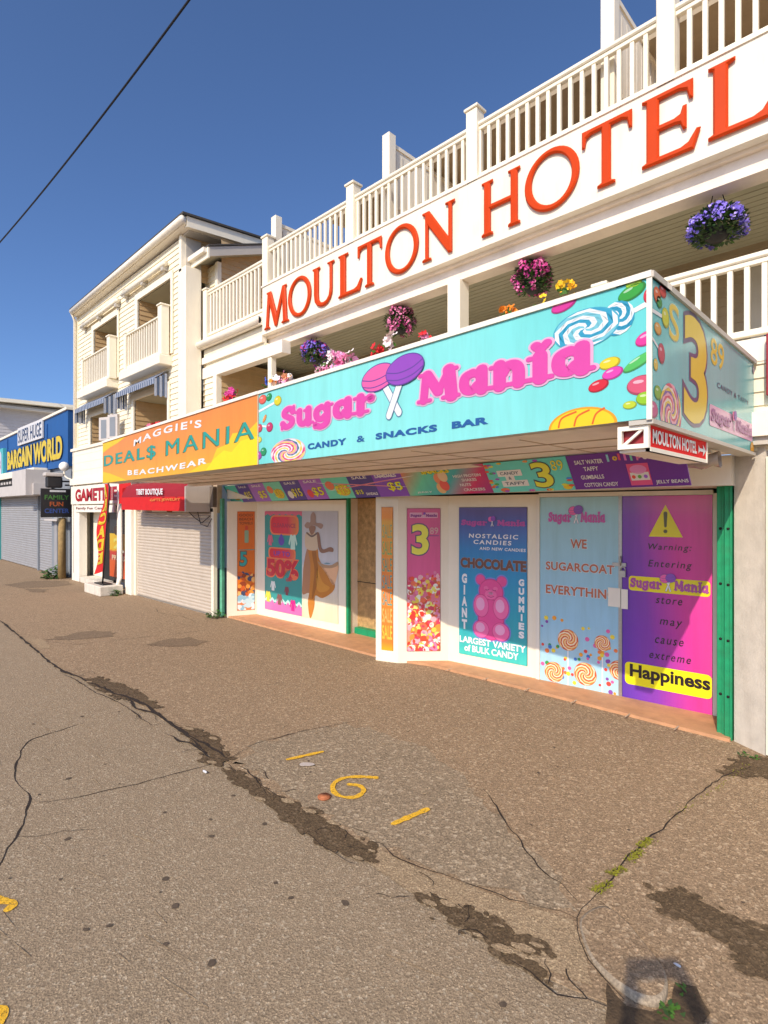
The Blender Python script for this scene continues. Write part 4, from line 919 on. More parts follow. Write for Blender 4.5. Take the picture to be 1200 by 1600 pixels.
mb = MB(); mb.box(-1.10, -.96, 2.812, 2.82, 2.15, 2.26, ink('a83034')); mb.build('back_panel', rs)
mb = MB(); text(mb, RS, 'MOULTON HOTEL', .03, 2.175, .75, 2.245, .003, wh, .03); stroke(mb, RS, [(.79, 2.205), (.90, 2.205)], .018, .003, wh, 0, False); sheet(mb, RS, [(.87, 2.17), (.93, 2.205), (.87, 2.24), (.88, 2.205)], .0034, wh); sheet(mb, RS, [(.78, 2.18), (.82, 2.205), (.78, 2.23)], .0036, wh)
mb.build('lettering', rs)

ALB[0] = 1.6
# rolled clear plastic under the soffit
mb = MB(); m_pl = M('cloudy_plastic', 'b8a898', .15, .15, 20)
v = []; nX, nA = 14, 10
for i in range(nX + 1):
    for j in range(nA):
        a = 2 * math.pi * j / nA; rr = .05 + .012 * math.sin(i * 1.7 + j)
        v.append((-1.55 + .55 * i / nX, 4.25 + rr * 1.2 * math.cos(a), 2.19 + rr * math.sin(a)))
mb.add(v, [(i * nA + j, i * nA + (j + 1) % nA, (i + 1) * nA + (j + 1) % nA, (i + 1) * nA + j) for i in range(nX) for j in range(nA)], m_pl, True)
mb.build('plastic_roll', None, (-1.3, 4.25, 2.19), label='rolled crinkled plastic sheet hung under the canopy beside the green posts', category='plastic sheet')

# ================================================================ MENU BOARD UNDER THE SOFFIT
mbd = thing('menu_board', 'long slanted strip of colourful price panels above the shop windows', 'menu board', (-5, 4.8, 2.1))
MS = Bil((-8.9, 5.14, 1.985), (-1.15, 4.17, 2.02), (-8.9, 4.97, 2.268), (-1.15, 3.98, 2.272))
xt = [-8.9, -8.4, -7.9, -7.35, -6.8, -6.25, -5.68, -5.08, -4.58, -4.06, -2.88, -2.03, -1.15]
ut = [(x + 8.9) / 7.75 for x in xt]
pc = ['58b8a4', '4a3c88', '8a5cb0', '62b8a4', '44388a', '8a52b0', '5cbca8', '40347e', '7040a4', None, '58b8b0', '5c2a84']
m_snack = MG('snack_gradient_print', (1, 0, -1.3), -7.0, -5.3, [(0, 'e8684a'), (.25, '5ab89c'), (.5, '3a9aa0'), (.7, 'b83060'), (1, '5a2a80')], .35)
for k in range(12):
    a, b = ut[k], ut[k + 1] - .0004; m = m_snack if pc[k] is None else ink(pc[k])
    p = MB(); rect(p, MS, a, 0, b, 1, 0, m, .01); po = p.build('price_panel', mbd)
    p = MB(); wd = b - a; L_ = lambda f: a + wd * f
    if k < 9:
        if pc[k] in ('58b8a4', '62b8a4', '5cbca8'): sheet(p, MS, oval(L_(.68), .38, wd * .26, .26), .002, ink('d8a02a')); sheet(p, MS, oval(L_(.25), .62, wd * .17, .2), .002, ink('e86a4a'))
        else: text(p, MS, 'SALE', L_(.2), .82, L_(.8), .94, .002, ink('d8d0e4'), .02)
        if k == 7:
            for f in (.3, .66):
                sheet(p, MS, oval(L_(f), .58, wd * .17, .24, .5 if f < .5 else -.5), .002, ink('f0e8e0')); sheet(p, MS, oval(L_(f), .58, wd * .13, .19, .5 if f < .5 else -.5), .003, ink('d85a70'))
            text(p, MS, 'SANDALS', L_(.5), .1, L_(.95), .22, .002, ink('f0e8f4'), .03)
        text(p, MS, '$5' if k % 3 == 2 else '$15', L_(.42 if k != 7 else .12), .14 if k != 8 else .22, L_(.9 if k != 7 else .42), .6 if k != 7 else .36, .004, ink('f0c028'), .02, 1, 0, 0, None, ink('4a3038'), .02)
        if k in (4, 5): sheet(p, MS, oval(L_(.28), .3, wd * .14, .2), .002, ink('d83a4a' if k == 5 else 'c8e0e8'))
        if k == 8: text(p, MS, 'SANDALS', L_(.1), .8, L_(.85), .93, .002, ink('d8d0f0'), .03); stroke(p, MS, [(L_(.70), .55), (L_(.78), .2), (L_(.86), .55)], wd * .05, .003, ink('5ad0b0'), 0)
    elif k == 9:
        text(p, MS, 'SNACKS', L_(.28), .80, L_(.62), .97, .003, ink('f0b820'), .05, 1, 0, 0, None, ink('3a2830'), .04)
        for t, f0, f1, v_ in (('HIGH PROTEIN', .64, .94, .60), ('SHAKES', .72, .88, .45), ('NUTS', .68, .80, .28), ('CRACKERS', .70, .93, .10)): text(p, MS, t, L_(f0), v_, L_(f1), v_ + .10, .003, ink('f0e8e8'), .02)
        for f, vv, c in ((.46, .6, 'e07a5a'), (.50, .35, 'd8504a'), (.45, .25, 'e89a6a'), (.52, .68, 'e8a888')): sheet(p, MS, oval(L_(f), vv, wd * .055, .2), .002 + f * .001, ink(c))
        text(p, MS, 'JERKY', L_(.12), .08, L_(.32), .16, .003, ink('c8e8e0'), .01)
    elif k == 10:
        for t, f0, f1, v_ in (('CANDY', .18, .42, .58), ('&', .27, .31, .42), ('TAFFY', .2, .46, .24)):
            sheet(p, MS, rrect(L_(f0) - .004, v_ - .05, L_(f1) + .004, v_ + .15, .003), .002, ink('e4eae6')); text(p, MS, t, L_(f0), v_, L_(f1), v_ + .1, .003, ink('506070'), .02)
        text(p, MS, '3', L_(.58), .12, L_(.80), .9, .004, ink('f0d040'), .02, 1, 0, 0, None, ink('3a3444'), .03); text(p, MS, '89', L_(.82), .62, L_(.95), .92, .004, ink('f0d040'), .0, 1, 0, 0, None, ink('6a8070'), .02)
        rnd = random.Random(9)
        for _ in range(26):
            f, vv = rnd.choice([rnd.uniform(.01, .12), rnd.uniform(.9, .99), rnd.uniform(.1, .9)]), rnd.uniform(.05, .95)
            if .14 < f < .9: vv = rnd.choice([.04, .96])
            sheet(p, MS, oval(L_(f), vv, .0035, .035, 0, 10), .0025, ink(rnd.choice(CC)))
        sheet(p, MS, oval(L_(.17), .08, wd * .06, .07), .002, ink('c86a4a')); sheet(p, MS, oval(L_(.93), .1, wd * .05, .08), .002, ink('e8a82a'))
    else:
        for t, f0, f1, v_ in (('SALT WATER', .07, .34, .74), ('TAFFY', .14, .28, .54), ('GUMBALLS', .09, .31, .30), ('COTTON CANDY', .1, .42, .07)): text(p, MS, t, L_(f0), v_, L_(f1), v_ + .12, .003, ink('e4dce8'), .02)
        for j, ch in enumerate('lollipops'): text(p, MS, ch, L_(.38 + .05 * j), .76 + .02 * math.sin(j), L_(.38 + .05 * j + (.02 if ch in 'li' else .042)), .76 + (.2 if ch in 'li' else .14), .003, ink(['7ab0d8', 'e8a030', 'd84a6a', 'd86ab0', '6ab0a0', 'e86a9a', 'e8b8c8', 'a8d048', 'e88a30'][j]), .05)
        rect(p, MS, L_(.53), .06, L_(.71), .66, .002, ink('d84a7a')); rect(p, MS, L_(.545), .2, L_(.70), .42, .003, ink('ece4e0')); sheet(p, MS, oval(L_(.62), .5, wd * .07, .12), .003, ink('e87ab0'))
        for j, f in enumerate((.57, .62, .67)): sheet(p, MS, oval(L_(f), .30, wd * .016, .05), .004, ink(['c8483a', '5a9a4a', '8a5ac0'][j]))
        text(p, MS, 'JELLY BEANS', L_(.74), .06, L_(.99), .18, .003, ink('e8e0ec'), .02)
    p.build('panel_print', po)

# ================================================================ POSTERS IN THE SHOP WINDOWS
ALB[0] = 1.15; GLOSS[0] = .6
def poster(name, label, fr, box, panel, d=.006):
    t = thing(name, label, 'poster', tuple(fr.pt((box[0] + box[2]) / 2, box[1], d)))
    mb = MB(); rect(mb, fr, *box, d, panel, .006); mb.build('poster_sheet', t); return t
D0 = .008
# gummy bear
t = poster('window_poster', 'blue window poster with a big pink gummy bear and chocolate lettering', P_B, (.155, .145, 1.015, 1.88), MG('blue_poster_print', (0, 0, 1), .15, 1.88, [(0, '46c4b8'), (.2, '2a9fae'), (.5, '2090c0'), (.72, '2a7fc0'), (.9, '4a5aa8'), (1, '55488c')], .3, .25, 1.5))
mb = MB(); B = P_B
logo(mb, B, .19, 1.0, 1.675, .06, D0, ink('b0489c'))
W2 = ink('eef0ee')
text(mb, B, 'NOSTALGIC', .29, 1.525, .91, 1.575, D0, W2, .025, 1.3, .1); text(mb, B, 'CANDIES', .35, 1.455, .83, 1.505, D0, W2, .025, 1.3, .1); text(mb, B, 'AND NEW CANDIES', .43, 1.39, 1.0, 1.425, D0, W2, .025, 1.15, .1)
text(mb, B, 'CHOCOLATE', .175, 1.17, 1.01, 1.29, D0, ink('6a4238'), .05, 1, 0, 0, None, ink('9a8a80'), .02)
for i, ch in enumerate('GIANT'): text(mb, B, ch, .195 if ch != 'I' else .22, 1.10 - .135 * (i + .85), .265 if ch != 'I' else .24, 1.10 - .135 * i, D0, W2, .06)
for i, ch in enumerate('GUMMIES'): text(mb, B, ch, .92 if ch != 'I' else .945, 1.09 - .096 * (i + .8), .985 if ch != 'I' else .965, 1.09 - .096 * i, D0, W2, .06)
text(mb, B, 'LARGEST VARIETY', .165, .285, 1.005, .362, D0 + .001, ink('f4f6f2'), .035); text(mb, B, 'of BULK CANDY', .23, .19, .92, .268, D0 + .001, ink('f4f6f2'), .035)
mb.build('lettering', t)
mb = MB(); c1, c2, c3 = ink('d8488e'), ink('e8649f'), ink('f29cc4'); hal = ink('7a7ac8')
parts = [(.445, 1.045, .062, .06), (.715, 1.045, .062, .06), (.58, .915, .155, .15), (.58, .60, .165, .24), (.455, .745, .10, .135), (.705, .745, .10, .135), (.455, .475, .105, .10), (.705, .475, .11, .105)]
for x, y, a, b_ in parts: sheet(mb, B, oval(x, y, a + .014, b_ + .016), D0, hal)
for i, (x, y, a, b_) in enumerate(parts):
    sheet(mb, B, oval(x, y, a, b_), D0 + .001 + i * .0006, ink('c23a7c')); sheet(mb, B, oval(x, y, a * .93, b_ * .93), D0 + .0013 + i * .0006, c1 if i < 4 else c2)
    if i > 3: sheet(mb, B, oval(x - .01, y + .02, a * .55, b_ * .55), D0 + .0015 + i * .0006, c3)
for x, y, a, b_, c in ((.52, .955, .03, .022, c2), (.64, .955, .03, .022, c2), (.58, .885, .075, .055, c2), (.58, .90, .03, .02, c3)): sheet(mb, B, oval(x, y, a, b_), D0 + .0064, c)
for x in (.535, .625): stroke(mb, B, [(x - .02, .94), (x, .933), (x + .02, .94)], .008, D0 + .007, ink('a8306c'), 4)
stroke(mb, B, [(.54, .868), (.58, .855), (.62, .868)], .008, D0 + .007, ink('a8306c'), 4)
mb.build('bear_print', t)
# pink price poster
t = poster('window_poster', 'tall pink window poster with a yellow 3.89 price above piled sweets', P_P, (.11, .15, .51, 1.87), MG('pink_poster_print', (0, 0, 1), .2, 1.87, [(0, 'f0a080'), (.5, 'd85a90'), (1, 'd2568e')], .3))
mb = MB(); sheet(mb, P_P, rrect(.14, 1.755, .48, 1.82, .01), D0, ink('e0a8c4')); logo(mb, P_P, .15, .47, 1.77, .03, D0 + .001, ink('8a3a8a'))
text(mb, P_P, '3', .165, 1.31, .37, 1.68, D0, ink('e4dc50'), .03, 1, 0, 0, None, ink('5a5470'), .03); text(mb, P_P, '89', .385, 1.56, .485, 1.64, D0, ink('c8a0a0'), .01); stroke(mb, P_P, [(.37, 1.54), (.49, 1.54)], .008, D0, ink('6a4a80'), 0)
mb.build('lettering', t)
mb = MB(); rnd = random.Random(12); CP = ['d8362a', 'f0e0d8', 'e8903a', 'f4c84a', 'c83a58', 'f2a8b0', 'e86a4a', 'fae8c8', 'b85a3a', 'e04a30', 'f6dc70', 'd87aa0']
for i in range(430):
    v = .16 + 1.08 * rnd.random() ** 1.0; u = rnd.uniform(.112, .508)
    if v > 1.02 + .3 * (u - .11) + rnd.uniform(-.1, .06): continue
    r = (.018 + .030 * (1.2 - v)) * rnd.uniform(.6, 1.2)
    csheet(mb, P_P, oval(u, v, r, r * rnd.uniform(.6, 1.2), rnd.uniform(0, 3), 10), D0 + (1.3 - v) * .004 + i * 2e-6, ink(rnd.choice(CP)), (.112, .152, .508, 1.3))
    if r > .03 and rnd.random() < .5: csheet(mb, P_P, oval(u - r * .2, v + r * .2, r * .5, r * .35, rnd.uniform(0, 3), 10), D0 + .0003 + (1.3 - v) * .004 + i * 2e-6, ink(rnd.choice(CP)), (.112, .152, .508, 1.3))
mb.build('candy_print', t)
# vertical sale strip on the pier
t = poster('window_poster', 'narrow orange sale strip with stacked blue-green lettering on the white pier', P_Q, (.08, .145, .23, 1.885), MG('sale_strip_print', (0, 0, 1), .14, 1.88, [(0, 'ffa81a'), (.06, 'f07c2c'), (.5, 'ee7a2e'), (.9, 'd8a030'), (.93, 'f08a20'), (1, 'f08a20')], .35))
mb = MB()
for i in range(7): text(mb, P_Q, 'SALE', .092, .28 + .205 * i, .22, .28 + .205 * i + .165, D0, ink(['b8b43c', 'c0a060', '4a8a8c', '3f8a90', '4a8f7c', '6a9a5a', '8a9a6a'][i]), .0, 1, 0, 0, None, ink('e8b84a'), .015)
mb.build('lettering', t)
# sale poster
t = poster('window_poster', 'teal sale poster with red 50% lettering and little printed clothes', P_W, (.24, .155, 1.25, 1.83), ink('2a8f8c'))
mb = MB(); W_ = P_W
for u0, v0, u1, v1, e in ((.42, 1.46, 1.14, 1.74, .11), (.38, 1.05, 1.06, 1.20, .07)):
    sheet(mb, W_, rrect(u0 - .03, v0 - .025, u1 + .03, v1 + .025, e), D0, ink('ef7a4a')); sheet(mb, W_, rrect(u0, v0, u1, v1, e * .9), D0 + .001, MG('red_pill_print', (1, 0, 0), -7.9, -7.2, [(0, 'd82238'), (.6, 'd8304a'), (1, 'ee8a48')]))
text(mb, W_, 'CLEARANCE', .47, 1.56, 1.09, 1.63, D0 + .002, ink('a83050'), .02); text(mb, W_, 'UP TO', .50, 1.085, .95, 1.165, D0 + .002, ink('7a3a9a'), .03)
text(mb, W_, '50%', .30, .73, 1.16, 1.03, D0 + .002, ink('c01a38'), .045, 1, 0, 0, None, ink('f0704a'), .06); text(mb, W_, 'OFF', .84, .68, 1.0, .73, D0 + .003, ink('c8243a'), .04)
def shirt(u, v, s, c): sheet(mb, W_, [(u - s * .5, v - s), (u + s * .5, v - s), (u + s * .45, v + s * .3), (u + s * .75, v - s * .5), (u + s * .95, v - s * .2), (u + s * .55, v + s), (u + s * .2, v + s), (u, v + s * .8), (u - s * .2, v + s), (u - s * .55, v + s), (u - s * .95, v - s * .2), (u - s * .75, v - s * .5), (u - s * .45, v + s * .3)], D0 + .001, ink(c))
for a in ((.40, 1.34, .09, 'd0607c'), (1.02, 1.33, .12, 'b8dccc'), (.48, .57, .08, 'd8e0da'), (.34, .38, .09, 'd8c83a'), (.66, .36, .09, '7a4a4a'), (1.02, .30, .09, 'c81a80'), (.86, .52, .07, '7a3a4a')): shirt(*a)
sheet(mb, W_, oval(.71, 1.34, .08, .08), D0 + .001, ink('5a44a8')); sheet(mb, W_, oval(.71, 1.40, .04, .05), D0 + .0012, ink('5a44a8'))
sheet(mb, W_, [(.24, 1.83), (1.25, 1.83)] + [(1.25 - 1.01 * k / 12, 1.75 + (.035 if k % 2 else 0)) for k in range(13)], D0, ink('d0607c')); sheet(mb, W_, [(.24, .155), (1.25, .155)] + [(1.25 - 1.01 * k / 14, .24 + (.10 if k % 2 else .03)) for k in range(15)], D0, ink('e86aa8'))
sheet(mb, W_, [(.24, .30), (1.25, .30)] + [(1.25 - 1.01 * k / 14, .33 + (.05 if k % 2 else 0)) for k in range(15)], D0 - .0006, ink('a8d4cc'))
mb.build('sale_print', t)
# photo poster
t = poster('window_poster', 'window poster photo of a person in sun hat and long ochre skirt on a beach', P_W, (1.25, .15, 2.095, 1.835), MG('beach_photo_print', (0, 0, 1), .15, 1.83, [(0, 'ecd9b0'), (.3, 'd8d0c4'), (.48, 'd4d2d0'), (.53, 'b4bcc8'), (.56, 'c4c6cc'), (1, 'bcb8bc')], .35))
mb = MB()
def flat(p, c, k=0, sm=True): sheet(mb, W_, spline(p, 4, True) if sm else p, D0 + k * .0008, ink(c))
flat([(1.40, 1.26), (1.30, 1.0), (1.27, .75), (1.26, .52), (1.38, .54), (1.5, .6), (1.52, 1.0)], 'a87858', 0)
flat([(1.41, 1.25), (1.46, 1.0), (1.44, .6), (1.40, .4), (1.43, .2), (1.46, .155), (1.50, .2), (1.56, .36), (1.58, .52), (1.75, .50), (1.98, .62), (2.03, .74), (1.90, .85), (1.75, 1.0), (1.66, 1.12), (1.62, 1.27)], 'b8762a', 1)
flat([(1.50, 1.2), (1.56, .9), (1.50, .5), (1.54, .5), (1.64, .8), (1.60, 1.2)], '9a5f20', 2); flat([(1.62, .95), (1.75, .75), (1.92, .68), (1.8, .6), (1.62, .62)], 'c88a34', 2)
flat([(1.68, 1.02), (1.85, .98), (2.09, 1.04), (2.09, .9), (2.0, .72), (1.86, .86)], 'dcae86', 1); flat([(1.64, 1.06), (1.78, 1.02), (1.95, 1.02), (2.09, 1.08), (2.09, 1.02), (1.92, .97), (1.72, .98)], 'a88868', 3)
flat([(1.34, 1.47), (1.33, 1.30), (1.40, 1.23), (1.56, 1.22), (1.64, 1.26), (1.66, 1.46), (1.58, 1.50), (1.44, 1.50)], 'c8b498', 3)
flat([(1.62, 1.49), (1.68, 1.48), (1.72, 1.3), (1.78, 1.25), (1.92, 1.29), (2.0, 1.27), (1.99, 1.22), (1.90, 1.22), (1.74, 1.19), (1.66, 1.26)], '8a6652', 4)
flat([(1.44, 1.60), (1.44, 1.52), (1.50, 1.46), (1.57, 1.52), (1.58, 1.60)], '8f6a55', 4); stroke(mb, W_, [(1.38, 1.49), (1.5, 1.44), (1.62, 1.49)], .03, D0 + .004, ink('6a5850'), 4)
flat([(1.32, 1.60), (1.38, 1.66), (1.46, 1.66), (1.47, 1.76), (1.53, 1.82), (1.59, 1.77), (1.60, 1.66), (1.70, 1.65), (1.77, 1.62), (1.72, 1.56), (1.62, 1.60), (1.50, 1.61), (1.40, 1.56)], '9c7f70', 5)
flat([(1.78, 1.035), (1.86, 1.05), (1.93, 1.04), (1.86, 1.03)], '5a8a98', 0)
mb.build('photo_print', t)
# orange price poster
t = poster('window_poster', 'narrow orange window poster with a teal price at the left end of the shop front', P_N, (.17, .115, .465, 1.825), MG('orange_poster_print', (0, 0, 1), .1, 1.8, [(0, 'd88a58'), (.25, 'd8741e'), (1, 'd86a1c')], .35))
mb = MB()
for i, s_ in enumerate(('GOOD', 'BEACH', 'TOWELS')): text(mb, P_N, s_, .20, 1.74 - .07 * i, .43, 1.785 - .07 * i, D0, ink('8a4418'), .02)
sheet(mb, P_N, rrect(.29, 1.28, .36, 1.5, .02), D0, ink('8aa88a')); sheet(mb, P_N, rrect(.30, 1.5, .35, 1.58, .02), D0, ink('c84a2a'))
text(mb, P_N, '5', .21, .88, .33, 1.13, D0, ink('2a9a98'), .03, 1, 0, 0, None, ink('6a4a3a'), .04); stroke(mb, P_N, [(.2, 1.16), (.46, 1.16)], .012, D0, ink('2a9a98'), 0)
rnd = random.Random(3)
for i in range(60):
    v = rnd.uniform(.13, .75); c = rnd.choice(['b8d4dc', 'e8f0f0', '8ab8cc', 'f0f4f0'] if v < .35 else ['e8923a', 'f0b068', '8a3a1a', 'c85a20', '3a4868', 'd8a878']); csheet(mb, P_N, oval(rnd.uniform(.18, .45), v, rnd.uniform(.02, .06), rnd.uniform(.02, .07), rnd.uniform(0, 3), 10), D0 + i * .00002, ink(c), (.172, .118, .463, 1.0))
mb.build('photo_print', t)

# ================================================================ CREAM NEIGHBOUR WITH BALCONIES
ALB[0] = .7; GLOSS[0] = 0
nb = thing('apartment_building', 'cream clapboard three storey building with two small balconies and navy striped awnings', 'building', (-13, 5.2, 0))
F = Fr((-15.98, 4.7), (-9.9, 4.7)); fx = lambda x: x + 15.98
ops = [(fx(-14.65), fx(-13.08), 4.85, 6.28), (fx(-11.93), fx(-10.33), 4.85, 6.30), (fx(-14.88), fx(-13.5), 3.05, 4.16), (fx(-12.13), fx(-10.48), 3.05, 4.20)]
mb = MB(); siding(mb, F, 0, 6.08, 2.5, 6.93, m_cream, ops); mb.box(-16.0, -15.88, 4.66, 4.75, 0, 6.93, m_trim); mb.box(-9.98, -9.88, 4.66, 4.75, 6.3, 6.97, m_trim)
siding(mb, Fr((-9.89, 4.75), (-9.89, 9)), 0, 4.2, 6.2, 7.0, m_tan); mb.box(-9.95, -9.87, 4.75, 5.05, 6.2, 6.95, m_greytrim); mb.build('wall', nb)
mb = MB(); siding(mb, Fr((-15.98, 10), (-15.98, 4.75)), 0, 5.25, 0, 7.0, m_cream); mb.build('end_wall', nb)
for i, (a, b, lo, hi) in enumerate(ops):
    mb = MB(); x0, x1 = a - 15.98, b - 15.98
    siding(mb, Fr((x0, 4.7), (x0, 6.0)), 0, 1.3, lo, hi, m_tan); siding(mb, Fr((x1, 6.0), (x1, 4.7)), 0, 1.3, lo, hi, m_tan)
    siding(mb, Fr((x0, 6.0), (x1, 6.0)), 0, b - a, lo, hi, m_wood); mb.box(x0 - .05, x1 + .05, 4.72, 6.0, hi, hi + .06, m_ceil); mb.box(x0, x1, 4.72, 6.05, lo - .05, lo, m_trim)
    o = mb.build('balcony_recess', nb)
    mb = MB(); mb.box(x1 - .75, x1 - .06, 5.95, 5.98, lo, hi - .12, m_trim); mb.box(x1 - .68, x1 - .13, 5.94, 5.949, lo + .1, hi - .2, m_glass); mb.build('balcony_door', o)
    mb = MB(); w_ = .13; fbox(mb, F, a - w_, a, lo, hi + w_, .017, .045, m_trim); fbox(mb, F, b, b + w_ * .6, lo, hi + w_, .017, .045, m_trim); fbox(mb, F, a, b, hi, hi + w_, .017, .045, m_trim); mb.build('opening_trim', o)
for x0, x1, px in ((-15.15, -13.09, -13.13), (-12.35, -10.32, -10.42)):
    mb = MB(); mb.bevbox(x0, x1, 4.43, 4.70, 4.62, 4.80, m_trim, .01); mb.box(x0 + .02, x1 - .02, 4.45, 4.69, 4.80, 4.815, m_trim); o = mb.build('balcony_floor', nb)
    mb = MB(); post(mb, px, 4.56, 4.815, 5.80, .16); mb.build('rail_post', o)
    mb = MB(); post(mb, x0 + .12, 4.56, 4.815, 5.66, .11); mb.build('rail_post', o)
    mb = MB(); y = 4.56; a, b = x0 + .17, px - .08
    mb.bevbox(a, b, y - .04, y + .04, 5.56, 5.60, m_trim, .008); mb.box(a, b, y - .02, y + .02, 4.87, 4.92, m_trim)
    n = int((b - a) / .118)
    for k in range(n): mb.box(a + .05 + k * .118, a + .085 + k * .118, y - .017, y + .017, 4.92, 5.56, m_trim)
    mb.build('railing', o)
mb = MB(); mb.box(-16.0, -15.2, 4.62, 4.68, 3.05, 3.1, m_trim); siding(mb, Fr((-16.05, 4.6), (-12.2, 4.6)), 0, 3.6, 2.66, 3.38, m_trim, (), .2, .006); mb.box(-16.1, -12.2, 4.56, 4.66, 3.38, 3.45, m_trim); mb.box(-16.12, -12.2, 4.55, 4.69, 2.50, 2.66, m_white); mb.build('lower_balcony_front', nb)
mb = MB(); mb.tube([(-15.85, 4.52, 7.0), (-9.52, 4.52, 7.08)], .065, m_white, 10); mb.hexa([(-15.95, 4.56, 6.93), (-9.55, 4.56, 7.02), (-9.55, 4.74, 7.0), (-15.95, 4.74, 6.91)], [(-15.95, 4.56, 7.06), (-9.55, 4.56, 7.15), (-9.55, 4.74, 7.15), (-15.95, 4.74, 7.06)], m_white); mb.tube([(-15.86, 4.52, 6.98), (-15.93, 4.62, 6.8), (-15.98, 4.63, .2)], .04, m_white); mb.build('gutter', nb)
mb = MB(); mb.hexa([(-15.98, 4.5, 7.07), (-9.48, 4.5, 7.16), (-9.48, 10.5, 7.62), (-15.98, 10.5, 7.55)], [(-15.98, 4.5, 7.105), (-9.48, 4.5, 7.195), (-9.48, 10.5, 7.66), (-15.98, 10.5, 7.59)], m_roof)
mb.hexa([(-9.62, 4.6, 6.97), (-9.52, 4.6, 6.97), (-9.52, 10.4, 7.43), (-9.62, 10.4, 7.43)], [(-9.62, 4.6, 7.158), (-9.52, 4.6, 7.158), (-9.52, 10.4, 7.61), (-9.62, 10.4, 7.61)], m_trim); mb.hexa([(-9.89, 4.7, 6.96), (-9.62, 4.7, 6.96), (-9.62, 10.4, 7.42), (-9.89, 10.4, 7.42)], [(-9.89, 4.7, 7.0), (-9.62, 4.7, 7.0), (-9.62, 10.4, 7.46), (-9.89, 10.4, 7.46)], m_greytrim); mb.build('roof', nb)
for x0, x1, z0, z1 in ((-15.35, -12.9, 6.48, 6.54), (-12.6, -10.45, 6.55, 6.60)):
    mb = MB(); mb.tube([(x0, 4.6, z0 + .02), (x1, 4.6, z1)], .05, m_trim, 8)
    for x in (x0 + .1, (x0 + x1) / 2, x1 - .1): mb.box(x - .05, x + .05, 4.58, 4.685, z0 - .06, z1 + .06, m_greytrim)
    mb.build('rolled_awning', nb)
def striped(mb, a, b, c, d, n):
    """canvas quad a,b (top) c,d (bottom) in upright stripes"""
    a, b, c, d = map(Vector, (a, b, c, d))
    for k in range(n):
        s, e = k / n, (k + 1) / n
        mb.add([c.lerp(d, s), c.lerp(d, e), a.lerp(b, e), a.lerp(b, s)], [(0, 1, 2, 3)], m_navy if k % 2 else m_plaid)
for x0, x1 in ((-15.2, -13.15), (-12.45, -10.45)):
    aw = thing('awning', 'navy and white striped window awning ' + ('over the left lower opening of the cream building' if x0 < -14 else 'over the right lower opening of the cream building'), 'awning', ((x0 + x1) / 2, 4.6, 4.3), 'navy striped awnings on the cream building')
    mb = MB(); striped(mb, (x0, 4.67, 4.56), (x1, 4.67, 4.56), (x0, 4.40, 4.36), (x1, 4.40, 4.36), 38); striped(mb, (x0, 4.40, 4.36), (x1, 4.40, 4.36), (x0, 4.405, 4.26), (x1, 4.405, 4.26), 38); mb.build('canvas', aw)
    for x in (x0, x1):
        mb = MB(); f_ = Fr((x, 4.38), (x, 4.68))
        for k in range(5): rect(mb, f_, .05 * k + .02, 4.02 + .02 * (k % 2), .05 * k + .065, 4.36 + .03 * k, 0, m_navy if k % 2 else m_plaid, .004)
        mb.build('side_flap', aw)
mb = MB()
for x in (-13.3, -12.75):
    f_ = Fr((x - .22, 4.40), (x + .22, 4.55), 0); rect(mb, f_, .03, 3.44, .34, 3.96, 0, m_housing, .06); rect(mb, f_, .10, 3.48, .28, 3.90, .004, m_greyw)
mb.build('wall_light_box', nb)
# ground floor of the cream building
mb = MB(); mb.bevbox(-16.12, -15.55, 4.60, 4.80, 0, 2.0, m_white, .01); mb.box(-15.55, -14.75, 4.95, 5.0, .15, 2.0, m_trim); mb.box(-14.75, -13.95, 4.9, 4.95, .1, 2.0, m_hole); mb.box(-16.1, -12.2, 5.0, 5.06, 0, 2.5, m_greyw); mb.box(-13.95, -12.6, 4.80, 4.86, .2, 1.95, m_glass); mb.box(-16.1, -12.3, 4.68, 5.0, 1.96, 2.5, m_trim); mb.box(-15.5, -14.0, 4.62, 5.0, .0, .14, m_conc); mb.build('entrance', nb)
mb = MB(); mb.bevbox(-12.62, -12.28, 4.66, 4.82, 0, 2.5, m_white, .01); mb.build('pilaster', nb)
mb = MB(); downspout(mb, [(-12.75, 4.60, 2.4), (-12.75, 4.60, .35), (-12.74, 4.55, .15), (-12.68, 4.42, .04)], m_white, .06); mb.box(-12.83, -12.67, 4.60, 4.66, .9, .95, m_greytrim); mb.build('downspout', nb)
gs = thing('arcade_sign', 'white arcade sign with red lettering above the entrance', 'sign', (-14.6, 4.6, 2.0))
GF = Fr((-16.3, 4.56), (-12.9, 4.56))
mb = MB(); fbox(mb, GF, .25, 3.6, 2.0, 2.46, -.06, 0, m_white); fbox(mb, GF, .55, 3.3, 1.80, 1.97, -.05, -.01, m_white); mb.build('sign_board', gs)
mb = MB(); text(mb, GF, 'GAMETIME', .62, 2.07, 3.5, 2.38, .004, ink('c4202c'), .04, 1, 0, 0, None, ink('8a4a50'), .012); text(mb, GF, 'Family Fun Center', .65, 1.845, 2.9, 1.93, -.006, ink('8a3038'), .02); mb.build('lettering', gs)
mb = MB(); rect(mb, GF, 3.62, 1.99, 4.3, 2.44, .003, m_redfab); mb.build('red_end', gs)
